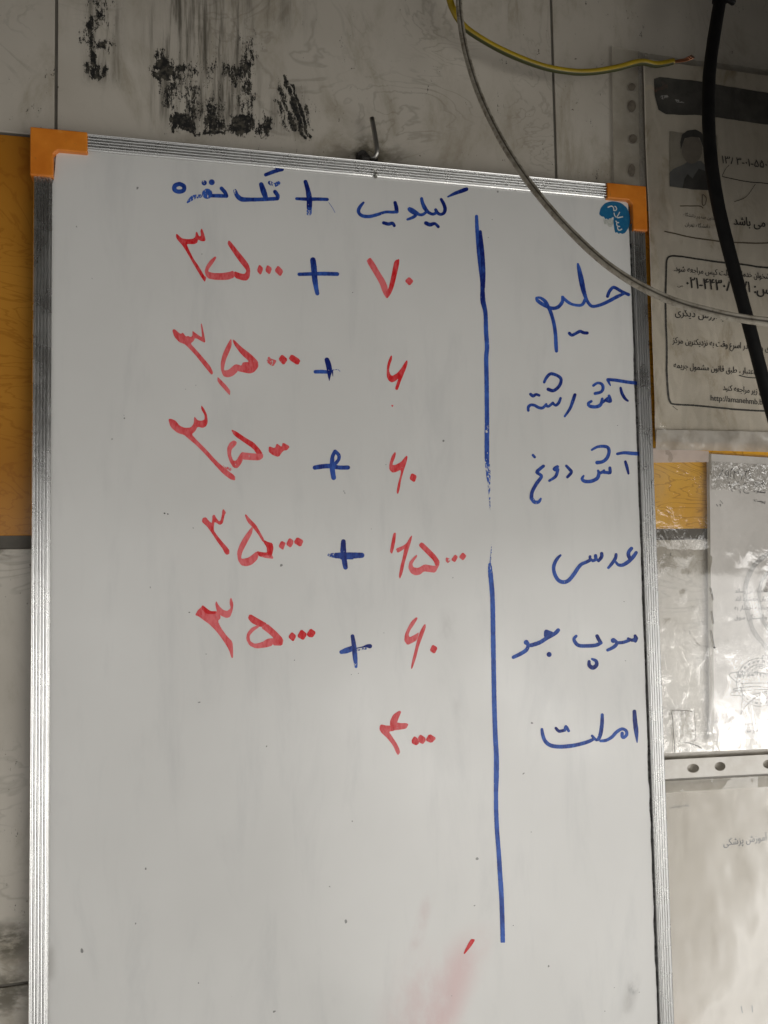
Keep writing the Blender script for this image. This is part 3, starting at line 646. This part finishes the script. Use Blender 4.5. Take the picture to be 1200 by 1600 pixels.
# stray dark pinpricks
i = Ink(0, 0, 1); rr = random.Random(11)
for (x, y, s_) in [(257,802,3),(262,803,2.4),(302,825,1.5),(551,457,1.6),(290,608,1.3),(306,602,1.2),(769,343,1.4),(763,371,1.4),(603,726,1.2),(830,1300,1.6),(600,989,1.3),(549,1054,1.3),(560,1052,1.1),(802,1446,1.3),(960,1543,1.4),(945,1580,1.4),(706,1556,1.2),(296,957,2.4),(965,665,1.3),(980,430,1.3),(975,940,1.2),(322,1022,1.2)]:
    i = Ink(0, 0, 1); i.p([(x + s_*.6*math.cos(a)*rr.uniform(.5, 1.3), y + s_*.5*math.sin(a)*rr.uniform(.4, 1.2)) for a in (0, .9, 1.8, 2.7, 3.6, 4.5, 5.4)], 1.0, 0, False); i.done('dirt_speck', m_print, None)

# ------------------------------------------------------------------ lettering helper (Arabic letters joined by hand)
FORMS = {}
for cp in list(range(0xFB50, 0xFC00)) + list(range(0xFE80, 0xFEFD)):
    d = unicodedata.decomposition(chr(cp)).split()
    if len(d) == 2 and d[0] in ('<isolated>', '<final>', '<initial>', '<medial>'): FORMS.setdefault(chr(int(d[1], 16)), {}).setdefault(d[0][1:-1], chr(cp))
    if len(d) == 3 and d[1] == '0644': FORMS.setdefault('\u0644' + chr(int(d[2], 16)), {}).setdefault(d[0][1:-1], chr(cp))
def shape(s):
    U, k = [], 0
    while k < len(s):
        if s[k:k+2] in FORMS: U.append(s[k:k+2]); k += 2
        else: U.append(s[k]); k += 1
    out = []
    for k, c_ in enumerate(U):
        f = FORMS.get(c_)
        if not f: out.append(c_); continue
        pre = k > 0 and 'initial' in FORMS.get(U[k-1], {}); nxt = k + 1 < len(U) and 'initial' in f and U[k+1] in FORMS and 'final' in FORMS[U[k+1]]
        out.append(f.get('medial' if pre and nxt else 'final' if pre else 'initial' if nxt else 'isolated') or f.get('isolated') or c_)
    res, num = [], []
    for c_ in reversed(out):
        if c_.isdigit() or c_ in '-/': num.append(c_)
        else: res += num[::-1]; num = []; res.append(c_)
    return ''.join(res + num[::-1])
def letters(s, rtl=True, bold=0.):
    cu = bpy.data.curves.new('lettering', 'FONT'); cu.body = shape(s) if rtl else s; cu.offset = bold; cu.resolution_u = 3
    o = bpy.data.objects.new('lettering', cu); col.objects.link(o); bpy.context.view_layer.update()
    dg = bpy.context.evaluated_depsgraph_get(); me = o.evaluated_get(dg).to_mesh()
    v = [tuple(q.co) for q in me.vertices]; f = [tuple(q.vertices) for q in me.polygons]
    bpy.data.objects.remove(o); bpy.data.curves.remove(cu); return v, f
class Print:                       # flat marks lying on a sheet
    def __init__(s, Yp, h): s.Y, s.h = Yp, h; s.v, s.f, s.n = [], [], 0; s.cut = []
    def lay(s, q): s.v.append(Vector((q.x, s.h(q.x, q.z) - .00045 - s.n*.000004, q.z)))
    def text(s, t, p0, p1, tall=1., rtl=True, bold=0.012):
        v, f = letters(t, rtl, 0.)
        if not v: return s
        x0 = min(a[0] for a in v); x1 = max(a[0] for a in v); A, Bq = at(*p0, s.Y), at(*p1, s.Y); ex = (Bq - A); L = ex.length; ex /= L
        ez = Vector((-ex.z, 0, ex.x)); k = L/(x1-x0); b = len(s.v)
        for a in v: s.lay(A + ex*(a[0]-x0)*k + ez*a[1]*k*tall)
        s.f += [tuple(b + q for q in g_) for g_ in f]; s.n += 1
        if bold > 0:
            b = len(s.v)
            for a in v: s.lay(A + ex*((a[0]-x0)*k + bold*k*2.2) + ez*(a[1]*tall + bold*.8)*k)
            s.f += [tuple(b + q for q in g_) for g_ in f]; s.n += 1
        s.cut.append((len(s.v), len(s.f))); return s
    def line(s, pts, w_, closed=False):
        P = catmull([[a[0], a[1], w_] for a in pts], 2.0); b = len(s.v); n = len(P)
        for k in range(n):
            a, c_ = P[max(k-1, 0)], P[min(k+1, n-1)]; l = math.hypot(c_[0]-a[0], c_[1]-a[1]) or 1; nx, ny = -(c_[1]-a[1])/l, (c_[0]-a[0])/l
            ww = w_*.5*(1 + .2*noise.noise(Vector((P[k][0]*.3, P[k][1]*.3, 0))))
            for sg in (1, -1): s.lay(at(P[k][0]+nx*ww*sg, P[k][1]+ny*ww*sg, s.Y))
        s.f += [(b+2*k, b+2*k+1, b+2*k+3, b+2*k+2) for k in range(n-1)]; s.n += 1; s.cut.append((len(s.v), len(s.f))); return s
    def poly(s, pts):
        tri = [tuple(pts[q] for q in t) for t in tessellate_polygon([[Vector((x, y, 0)) for x, y in pts]])]
        out = []
        while tri:                                   # fine enough to follow the creases of the sheet
            t = tri.pop(); e = [math.dist(t[q], t[(q+1) % 3]) for q in range(3)]; k = e.index(max(e))
            if e[k] < 5: out.append(t); continue
            a_, b_, c_ = t[k], t[(k+1) % 3], t[(k+2) % 3]; m_ = ((a_[0]+b_[0])/2, (a_[1]+b_[1])/2)
            tri += [(a_, m_, c_), (m_, b_, c_)]
        idx = {}
        for t in out:
            for q in t:
                if q not in idx: idx[q] = len(s.v); s.lay(at(*q, s.Y))
            s.f.append(tuple(idx[q] for q in t))
        s.n += 1; s.cut.append((len(s.v), len(s.f))); return s
    def done(s, name, mat, parent, label=None, each=False):
        if each:                       # every line of writing its own mesh
            v0 = f0 = 0
            for v1, f1 in s.cut:
                mesh(name, s.v[v0:v1], [tuple(q - v0 for q in f) for f in s.f[f0:f1]], mat, parent); v0, f0 = v1, f1
            return
        o = mesh(name, s.v, s.f, mat, parent)
        if label: o['label'] = label
        return o
def sheet(name, quad, Yp, h, mat, parent, nx=40, nz=60):
    V = []; q = quad
    for j in range(nz + 1):
        for k in range(nx + 1):
            u, v = k/nx, j/nz
            px = (q[0][0]*(1-u)+q[1][0]*u)*(1-v) + (q[3][0]*(1-u)+q[2][0]*u)*v; py = (q[0][1]*(1-u)+q[1][1]*u)*(1-v) + (q[3][1]*(1-u)+q[2][1]*u)*v
            a = at(px, py, Yp); V.append((a.x, h(a.x, a.z), a.z))
    Fc = [(j*(nx+1)+k, j*(nx+1)+k+1, (j+1)*(nx+1)+k+1, (j+1)*(nx+1)+k) for j in range(nz) for k in range(nx)]
    return mesh(name, V, Fc, mat, parent, True)
def holed(name, outer, holes, Yp, mat, parent):
    cu = bpy.data.curves.new(name, 'CURVE'); cu.dimensions = '2D'; cu.fill_mode = 'BOTH'
    for pts in [outer] + holes:
        s_ = cu.splines.new('POLY'); s_.points.add(len(pts) - 1); s_.use_cyclic_u = True
        for q, pt in zip(s_.points, pts):
            a = at(*pt, Yp); q.co = (a.x, a.z, 0, 1)
    o = bpy.data.objects.new(name, cu); col.objects.link(o); bpy.context.view_layer.update()
    me = o.evaluated_get(bpy.context.evaluated_depsgraph_get()).to_mesh()
    v = [(q.co.x, Yp, q.co.y) for q in me.vertices]; f = [tuple(q.vertices) for q in me.polygons]
    bpy.data.objects.remove(o); bpy.data.curves.remove(cu); return mesh(name, v, f, mat, parent)
def oval(cx, cy, rx, ry, n=20): return [(cx + rx*math.cos(2*math.pi*k/n), cy + ry*math.sin(2*math.pi*k/n)) for k in range(n)]
def wav(base, amp, sx, sz, seed):    # gentle cockle of a sheet, always in front of its base plane
    def h(x, z): return base - amp*(.5 + .5*noise.noise(Vector((x*sx, z*sz, seed)))) - amp*.4*max(0, noise.noise(Vector((x*sx*2.7, z*sz*2.1, seed+9))))
    return h

# ------------------------------------------------------------------ round sticker in the corner of the board
i = Ink(850, 250, 6)
i.p([(515,510),(530,450),(570,405),(620,388),(670,387),(730,405),(780,450),(806,520),(808,570),(795,630),(765,680),(735,695),(715,684),(700,694),(685,676),(668,684),(660,650),(652,600),(650,570),(655,535),(638,538),(630,552),(618,545),(600,562),(588,548),(575,556),(560,530),(545,532)], 1, 0, True)
stm = M('blue_sticker', .35); stm.base(stm.mix(stm.map(stm.noise(stm.pos(), 300, 4), .4, .75), (.010, .125, .27), (.02, .16, .31)))
sticker = mesh('sticker', i.v, i.f, stm.m, board); sticker['label'] = 'round blue sticker half scraped away'
i = Ink(850, 250, 6); i.p([(552,545),(575,556),(600,562),(618,548),(650,560),(652,590),(635,625),(610,630),(590,605),(565,600)], 1, 0, False)
mesh('sticker_residue', i.v, i.f, plastic('sticker_glue', (.40, .41, .37), (.55, .56, .52), .6, 500), sticker)
pt = Print(FACE, lambda x, z: FACE - .00018); pt.text('سلام', (850+632/6, 250+428/6), (850+690/6, 250+668/6), .9, True, .0)
pt.done('sticker_lettering', plastic('sticker_white', (.60, .62, .60), (.68, .70, .68), .4, 200), sticker)

# ------------------------------------------------------------------ papers and plastic sleeves on the right
# lower letter
h_let = wav(.0190, .0010, 22, 16, 3.)
letter = thing('letter_sheet', 'cream printed letter in the lowest clear sleeve, right of the whiteboard', 'paper')
sheet('paper', [(1020,1228),(1420,1206),(1440,1740),(1030,1790)], .019, h_let, m_letter, letter, 110, 150)
pt = Print(.0182, h_let)
pt.text('وزارت بهداشت', (1046,1263), (1076,1259), .95, True, .01)
pt.text('و آموزش پزشکی', (1130,1322), (1206,1312), 1.1, True, .02)
pt.line([(1158,1572),(1160,1583)], 1.6).line([(1175,1571),(1176,1582)], 1.6)
pt.done('printed_text', m_pen, letter, None, True)
# certificate
h_cer = wav(.0189, .0006, 14, 10, 5.)
cert = thing('certificate_sheet', 'white stamped and signed certificate with handwritten date, right of the amber tile', 'paper')
sheet('paper', [(1108,709),(1420,730),(1420,1140),(1113,1158)], .0188, h_cer, m_cert, cert, 80, 120)
pt = Print(.0186, h_cer)
for t, a, b in (('تاریخ:', (1177,757), (1195,758)), ('شماره:', (1177,769), (1195,771)), ('پیوست:', (1177,783), (1195,786))): pt.text(t, a, b, .9, True, .03)
for t, a, b in (('استحضار می رساند', (1148,926), (1206,925)), ('خیابان جمشید آباد', (1148,939), (1206,938)), ('و چنانچه احضار به', (1147,953), (1207,952)), ('ما واجستگی سوق', (1147,968), (1207,967))): pt.text(t, a, b, 1., True, .0)
pt.text('تعلیم و اکسیر تهران', (1147,1057), (1207,1054), 1.15, True, .02).text('کوچه میر مجتهدی', (1148,1146), (1202,1142), 1.15, True, .03)
pt.text('احترام', (1190,1028), (1212,1025), .9, True, .0).text('مجتهدی', (1186,1043), (1215,1040), .9, True, .0)
pt.text('۱۳۹۷-۷۰۷', (1108,1131), (1127,1129), .9, True, .0)
pt.line([(1148,1131.5),(1190,1131),(1300,1130)], 1.3).line([(1157,1068),(1190,1067),(1240,1066)], .9)
pt.done('printed_text', m_pen, cert, None, True)
pt = Print(.0186, h_cer)                       # pen figures and signature
z7 = lambda L: [(1080 + x/9.41, 690 + y/9.41) for x, y in L]
for L in ([(520,420),(500,460),(512,500),(545,490),(540,440),(530,420)], [(540,480),(535,560)], [(600,390),(580,440),(575,540)], [(600,390),(640,450),(660,455),(690,440)], [(630,430),(625,550)], [(715,390),(690,440),(690,490)], [(760,470),(725,570)], [(770,430),(800,440),(820,430),(790,480),(815,540)], [(855,410),(840,450),(870,470),(860,540)],
          [(550,590),(570,660),(600,740)], [(690,580),(670,620),(620,620),(620,670),(650,700)], [(705,640),(720,760)], [(800,610),(760,650),(790,690),(760,720),(800,760),(850,755)], [(470,400),(440,460),(395,545)]):
    pt.line(z7(L), .9)
z8 = lambda L: [(1060 + x/8.571, 1010 + y/8.571) for x, y in L]
for L in ([(1330,420),(1200,365),(1050,352),(900,340),(780,345),(690,360),(682,395),(740,450),(810,510),(850,600),(855,680),(840,800),(828,915)], [(828,915),(880,820),(980,720),(1090,655),(1200,625),(1320,600)],
          [(1330,560),(1200,548),(1050,538),(900,545),(770,560),(725,578),(780,590),(900,590),(1100,578),(1330,585)], [(1330,570),(1200,600),(1000,640),(850,655),(720,655),(690,640),(710,615),(800,597)]):
    pt.line(z8(L), .95)
pt.line(z7([(365,920),(385,955)]), .8).line(z7([(410,930),(430,925),(420,955)]), .8).line(z7([(420,865),(460,915)]), .6)
pt.done('pen_stroke', m_pen, cert, None, True)
pt = Print(.0186, h_cer)                       # round stamp
for r_, w_ in ((37.5, 1.1), (27.5, .9)):
    pt.line([(1187 + r_*.98*math.cos(a*math.pi/24), 1066 + r_*math.sin(a*math.pi/24)) for a in range(49)], w_)
for k in range(26):
    a = 2*math.pi*k/26 + .05; c_, s_ = math.cos(a), math.sin(a)
    pt.line([(1187 + 32.5*c_ - 2.4*s_, 1066 + 32.5*s_ + 2.4*c_), (1187 + 33*c_, 1066 + 33*s_), (1187 + 32*c_ + 2.2*s_, 1066 + 32*s_ - 2.2*c_)], 2.0 + (k*7 % 3)*.9)
pt.line([(1166,1058),(1176,1046),(1188,1041),(1200,1048),(1206,1056)], .8)
pt.done('stamp', m_grey, cert)
pt = Print(.0186, h_cer)                       # pale emblem behind the text
pt.line([(1207,862),(1180,882),(1166,912),(1166,945),(1177,985),(1200,1015)], 7).line([(1212,884),(1192,905),(1186,935),(1192,970),(1208,992)], 5)
pt.done('emblem', m_pale, cert)

h_cs = wav(.0178, .0009, 26, 18, 15.)
csl = thing('certificate_sleeve', 'clear plastic sleeve over the certificate and amber tile, taped at its lower corner', 'plastic sleeve')
sheet('film', [(1000,700),(1430,725),(1430,1160),(1010,1178)], .0178, h_cs, m_filmw, csl, 80, 110)
sheet('fold_strip', [(1104,708),(1111.5,709),(1116.5,1160),(1108.5,1160)], .0184, lambda x, z: .0184, m_stripd, csl, 2, 60)['label'] = 'grey folded edge'
sheet('seam', [(1018,700),(1107,705),(1107,722),(1018,723)], .0176, wav(.0176, .0008, 90, 60, 2.), m_seam, csl, 40, 8)
sheet('tape_piece', [(1049,1110),(1084,1111),(1085,1160),(1053,1164)], .0168, wav(.0170, .0012, 120, 120, 7.), m_tape, csl, 30, 30)['label'] = 'small square of crinkled tape'
pt = Print(.0166, wav(.0168, .0012, 120, 120, 7.))
pt.line([(1048,1113),(1050,1122),(1051,1140),(1053,1165),(1053,1175)], .8).line([(1049,1110),(1066,1110),(1084,1112)], .5).line([(1084,1112),(1086,1135),(1085,1158)], .4).line([(1072,1160),(1086,1164),(1096,1169)], 1.0)
pt.done('dirt_line', m_print, csl)
sheet('tape_strip', [(1110,721),(1206,727),(1204,756),(1172,764),(1112,766)], .0180, wav(.0178, .0004, 60, 60, 11.), m_tape, csl, 30, 20) if False else sheet('tape_strip', [(1110,721),(1210,727),(1210,768),(1112,765)], .0172, wav(.0174, .0006, 70, 70, 11.), m_tape, csl, 40, 24)
pt = Print(.0170, lambda x, z: .0170)
for L in ([(1110,918),(1113,930),(1114,938)], [(1112,955),(1114,968),(1115,975)], [(1111,985),(1114,1000),(1116,1012)]): pt.line(L, .9)
pt.poly(oval(1116, 1012, 1.6, 1.3, 9)); pt.done('dirt_line', m_pen, csl)

h_lf = wav(.0174, .0011, 30, 20, 21.)
lsl = thing('punched_sleeve', 'clear plastic sleeve with a milky punched strip along its top, over the cream letter', 'plastic sleeve')
sheet('film', [(1012,1222),(1425,1200),(1440,1730),(1025,1780)], .0174, h_lf, m_film, lsl, 70, 80)
holed('punched_strip', [(1018,1189),(1046,1187),(1200,1179),(1425,1166),(1427,1197),(1200,1209),(1046,1217),(1018,1219)], [oval(1083,1200.5,9.5,7), oval(1125,1197.5,8.5,7), oval(1201,1194,9,7), oval(1243,1191,9,7)], .0166, m_strip, lsl)
pt = Print(.0168, lambda x, z: .0165)
for k in range(46): pt.poly([(1046+k*3.5, 1217-k*.185), (1048.4+k*3.5, 1216.6-k*.185), (1047.4+k*3.5, 1219.2-k*.185)])
pt.done('perforation', m_grey, lsl)
sheet('seam_band', [(1018,1222),(1425,1200),(1426,1216),(1020,1240)], .0168, wav(.0170, .0005, 30, 30, 4.), m_stripd, lsl, 60, 6)

# the upper notice
_hn = wav(.0176, .0030, 34, 9, 8.)
def h_not(x, z): return _hn(x + .02*z, z) - .0012*abs(noise.noise(Vector((x*45 + z*14, z*16, 2.)))) * min(1, max(0, (.04 - z)*5))
notice = thing('notice_sheet', 'yellowed printed notice with portrait photo and boxed text, right of the top orange corner', 'paper')
sheet('paper', [(1004,92),(1420,150),(1440,700),(1024,690)], .0168, h_not, m_notice, notice, 130, 190)
pt = Print(.0160, h_not)
pt.text('پیشخوان خدمات دولت کپس مراجعه شود.', (1052,424), (1209,437), 1.25, True, .02)
pt.text('س: ۰۲۱-۴۴۳۰۸۵۷۱', (1072,450), (1203,460), 1.15, True, .025).text('ص', (1058,448), (1067,449), .8, True, 0.)
pt.text('با ارزش دیگری', (1054,493), (1130,500), 1.1, True, .015)
pt.text('فوری و دیگر در اسرع وقت به نزدیکترین مرکز', (1050,536), (1212,550), 1.3, True, .02)
pt.text('تاریخ اعتبار ، طبق قانون مشمول جریمه', (1052,575), (1198,587), 1.25, True, .02).line([(1153,587),(1168,590),(1200,592)], 1.5)
pt.text('آدرس زیر مراجعه کنید', (1128,610), (1206,618), 1.25, True, .02)
pt.text('http://amanehmb.behd', (1110,626), (1206,634), 1.05, False, .012)
pt.text('نامه می باشد', (1145,352), (1222,357), 1.15, True, .025).text('۱۳۸۳-۰۱-۵۵۰۲', (1128,255), (1206,264), 1., True, .01)
pt.text('معاون صدور دانشگاه', (1068,337), (1119,345), 1., True, 0.).text('دانشگاه تهران', (1070,353), (1109,357), 1., True, 0.)
pt.line([(1128,276),(1160,283),(1210,288)], 1.4)
pt.line([(1210,420),(1160,414),(1120,409),(1085,404),(1060,401),(1047,401),(1041,407),(1040,430),(1039.5,480),(1041,530),(1041,580),(1043,615),(1046,628),(1053,632),(1090,634),(1150,640),(1210,643)], 2.8)
pt.line([(1128,275),(1133,265),(1139,258)], .8).line([(1146,316),(1165,308),(1180,288)], .8).line([(1050,635),(1058,641)], .8)
pt.done('printed_text', m_print, notice, None, True)
pt = Print(.0160, h_not)
pt.line([(1037,362),(1070,369),(1130,378),(1165,380),(1215,380)], 2.2).line([(1062,322),(1092,322),(1098,326)], 1.6).line([(1098,304),(1103,310),(1101,320),(1097,320),(1097,304)], 1.5)
pt.done('fold_line', plastic('fold_grime', (.11, .085, .055), (.16, .125, .085), .7, 200), notice)
pt = Print(.0160, h_not)
pt.poly([(1021,124),(1030,121),(1080,125),(1140,136),(1210,147),(1320,160),(1320,215),(1210,197),(1130,185),(1085,180),(1040,179),(1028,172),(1022,150)])
pt.done('dark_banner', plastic('banner_print', (.045, .044, .04), (.085, .082, .072), .6, 60), notice, 'dark printed band')
pt = Print(.0160, h_not); pt.poly([(1032,150),(1042,149),(1045,153),(1036,156),(1030,155)]).poly([(1054,155),(1062,156),(1070,161),(1058,160)])
pt.done('banner_mark', m_pale, notice)
pt = Print(.0160, h_not)
pt.poly([(1046,205),(1120,212),(1122,300),(1046,292)]); ph = pt.done('portrait_photo', plastic('photo_ground', (.30, .27, .21), (.34, .31, .25), .5, 60), notice, 'small identity photo')
P2 = lambda x, z: h_not(x, z) - .00015
pt = Print(.0160, P2); pt.poly([(1046,291),(1046,270),(1052,264),(1068,257),(1075,252),(1095,252),(1106,265),(1118,272),(1118,299),(1080,296)]); pt.done('shirt', plastic('photo_shirt', (.10, .105, .105), (.13, .135, .135), .5, 80), ph)
P3 = lambda x, z: h_not(x, z) - .00025
pt = Print(.0160, P3); pt.poly(oval(1081,234,15.5,22)); pt.done('face', plastic('photo_face', (.17, .145, .115), (.215, .185, .15), .5, 80), ph)
P4 = lambda x, z: h_not(x, z) - .00035
pt = Print(.0160, P4); pt.poly([(1064,234),(1063,222),(1066,210),(1074,204),(1086,203),(1095,208),(1099,218),(1098,232),(1095,224),(1092,216),(1080,214),(1070,216),(1067,224)])
pt.poly([(1066,294),(1069,280),(1074,272),(1082,279),(1091,264),(1106,270),(1118,277),(1118,299)]); pt.done('dark_hair_and_vest', plastic('photo_dark', (.012, .012, .012), (.02, .02, .02), .5, 80), ph)

_hf = wav(0., .0010, 60, 40, 30.)
def h_nf(x, z): return h_not(x, z) - .0011 + _hf(x, z)
nsl = thing('notice_sleeve', 'crumpled clear plastic sleeve with a dingy punched strip, over the yellowed notice', 'plastic sleeve')
sheet('film', [(1006,84),(1425,140),(1445,706),(1024,696)], .0152, h_nf, m_filmn, nsl, 150, 220)
holed('punched_strip', [(956,72),(1012,83),(1016,330),(960,330)], [oval(987,136,6.5,7), oval(987,166,7,10), oval(989,217,7,8), oval(987,266,6,11), oval(987,310,6,9)], .0192, m_stripd, nsl)
for k_, q_ in enumerate([(987,136,6,6), (987,166,6.5,9.5), (989,217,6.5,7), (987,266,5.5,10)]):  # dark ovals just behind the punched holes
    pt = Print(.0198, lambda x, z: .0198); pt.poly(oval(*q_)); pt.done('hole_dark_oval', m_holedark, nsl)
sheet('strip_edge', [(997,80),(1010,83),(1016,330),(1000,330)], .0185, lambda x, z: .0186, m_tape, nsl, 4, 30)
sheet('bottom_fold', [(1024,672),(1445,680),(1445,712),(1022,703)], .0140, lambda x, z: h_nf(x, z) - .0008 + wav(0., .0040, 60, 40, 17.)(x, z), m_fold, nsl, 120, 20)

# ------------------------------------------------------------------ hook
hook = thing('wall_hook', 'bent steel hook screwed into the wall above the middle of the top rail', 'hook')
a, b = at(568, 246, WALL), at(587, 240, .004)
tube('hook_rod', [a, a + Vector((.004, -.008, 0)), at(583, 247, .008), at(588, 241, .005), at(589, 232, .004), at(587, 218, .004), at(584, 200, .004), at(581, 184, .004)], .0024, m_steel, hook, 14, .002)
bm = bmesh.new(); bmesh.ops.create_cone(bm, cap_ends=True, segments=14, radius1=.0065, radius2=.005, depth=.008, matrix=T(at(566, 245, WALL - .003)) @ Matrix.Rotation(R(90), 4, 'X'))
bmesh.ops.create_cone(bm, cap_ends=True, segments=10, radius1=.004, radius2=.003, depth=.016, matrix=T(at(577, 248, .013)) @ Matrix.Rotation(R(80), 4, 'Y'))
from_bm('wall_plug', bm, m_plug, hook)

# ------------------------------------------------------------------ cables
cm = M('dirty_white_pvc', .45); p = cm.pos(); c = cm.mix(cm.map(cm.noise(p, 130, 6, .7), .38, .70), (.44, .405, .335), (.20, .17, .125)); ga = cm.n('ShaderNodeAttribute', attribute_name='groove'); c = cm.mix(cm.map(ga.outputs['Fac'], .25, .9, 0, .85), c, (.035, .028, .02))
c = cm.mix(cm.map(cm.noise(p, 260, 4, .7), .6, .72), c, (.05, .04, .03)); cm.base(c); cm.bump(cm.noise(p, 300, 3), .2, .0005)
pts = [(722,-120,.0),(719,-40,-.01),(717,0,-.02),(722,50,-.04),(733,100,-.06),(752,155,-.085),(785,222,-.115),(830,290,-.15),(890,360,-.18),(960,422,-.21),(1040,466,-.23),(1120,490,-.25),(1200,503,-.265),(1330,515,-.29)]
o = tube('flat_cord', [at(*q) for q in pts], .00235, cm.m, None, 28, .005, 1.4, True)
o['label'] = 'grimy off-white flat twin cord sagging in front of the board corner and black cable'; o['category'] = 'cable'
bk = plastic('black_rubber', (.004, .004, .004), (.008, .0075, .007), .55, 60, .15)
o = tube('black_cable', [at(*q) for q in [(1140,-130,-.06),(1131,-40,-.06),(1125,0,-.06),(1115,60,-.06),(1108,120,-.06),(1107,190,-.06),(1112,260,-.06),(1124,330,-.06),(1141,400,-.06),(1160,470,-.06),(1181,550,-.06),(1205,640,-.06),(1240,760,-.06)]], .0062, bk, None, 16, .008)
o['label'] = 'thick black rubber cable hanging in front of the yellowed notice'; o['category'] = 'cable'
bm = None
kn = thing('tape_wrap', 'lump of black tape round the thick black cable at the top edge', 'tape')
tube('tape_roll', [at(1129, -14, -.06), at(1127, -6, -.061), at(1126, 3, -.06)], .0085, bk, kn, 16, .003)
tube('tape_end', [at(1132, -4, -.066), at(1140, 0, -.066), at(1146, 4, -.064)], .003, bk, kn, 8, .003)
wire = thing('earth_wire', 'yellow and green wire with a bare copper end hanging across the top of the wall', 'wire')
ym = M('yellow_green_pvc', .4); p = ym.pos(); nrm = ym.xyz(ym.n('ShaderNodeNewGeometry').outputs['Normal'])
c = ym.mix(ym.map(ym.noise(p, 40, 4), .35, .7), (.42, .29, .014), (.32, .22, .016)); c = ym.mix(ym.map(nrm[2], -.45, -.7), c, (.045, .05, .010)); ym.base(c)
tube('insulation', [at(*q, -.012) for q in [(690,-70),(697,-25),(706,10),(722,38),(746,57),(785,79),(830,98),(870,109),(915,113),(960,107),(1000,97),(1025,101),(1052,96)]], .0033, ym.m, wire, 14, .004)
mc = M('bare_copper', .3, 1., .5, (.50, .20, .10)).m
bm = bmesh.new(); bm.free()
for k, dy in enumerate((-1.5, 0, 1.6)):
    tube('copper_strand', [at(1050, 96 + dy*.6, -.012), at(1062, 95 + dy, -.012), at(1072, 93 + dy*1.3, -.0125), at(1081 + 2*k, 88 + dy*1.2, -.012)], .0007, mc, wire, 8, .003)
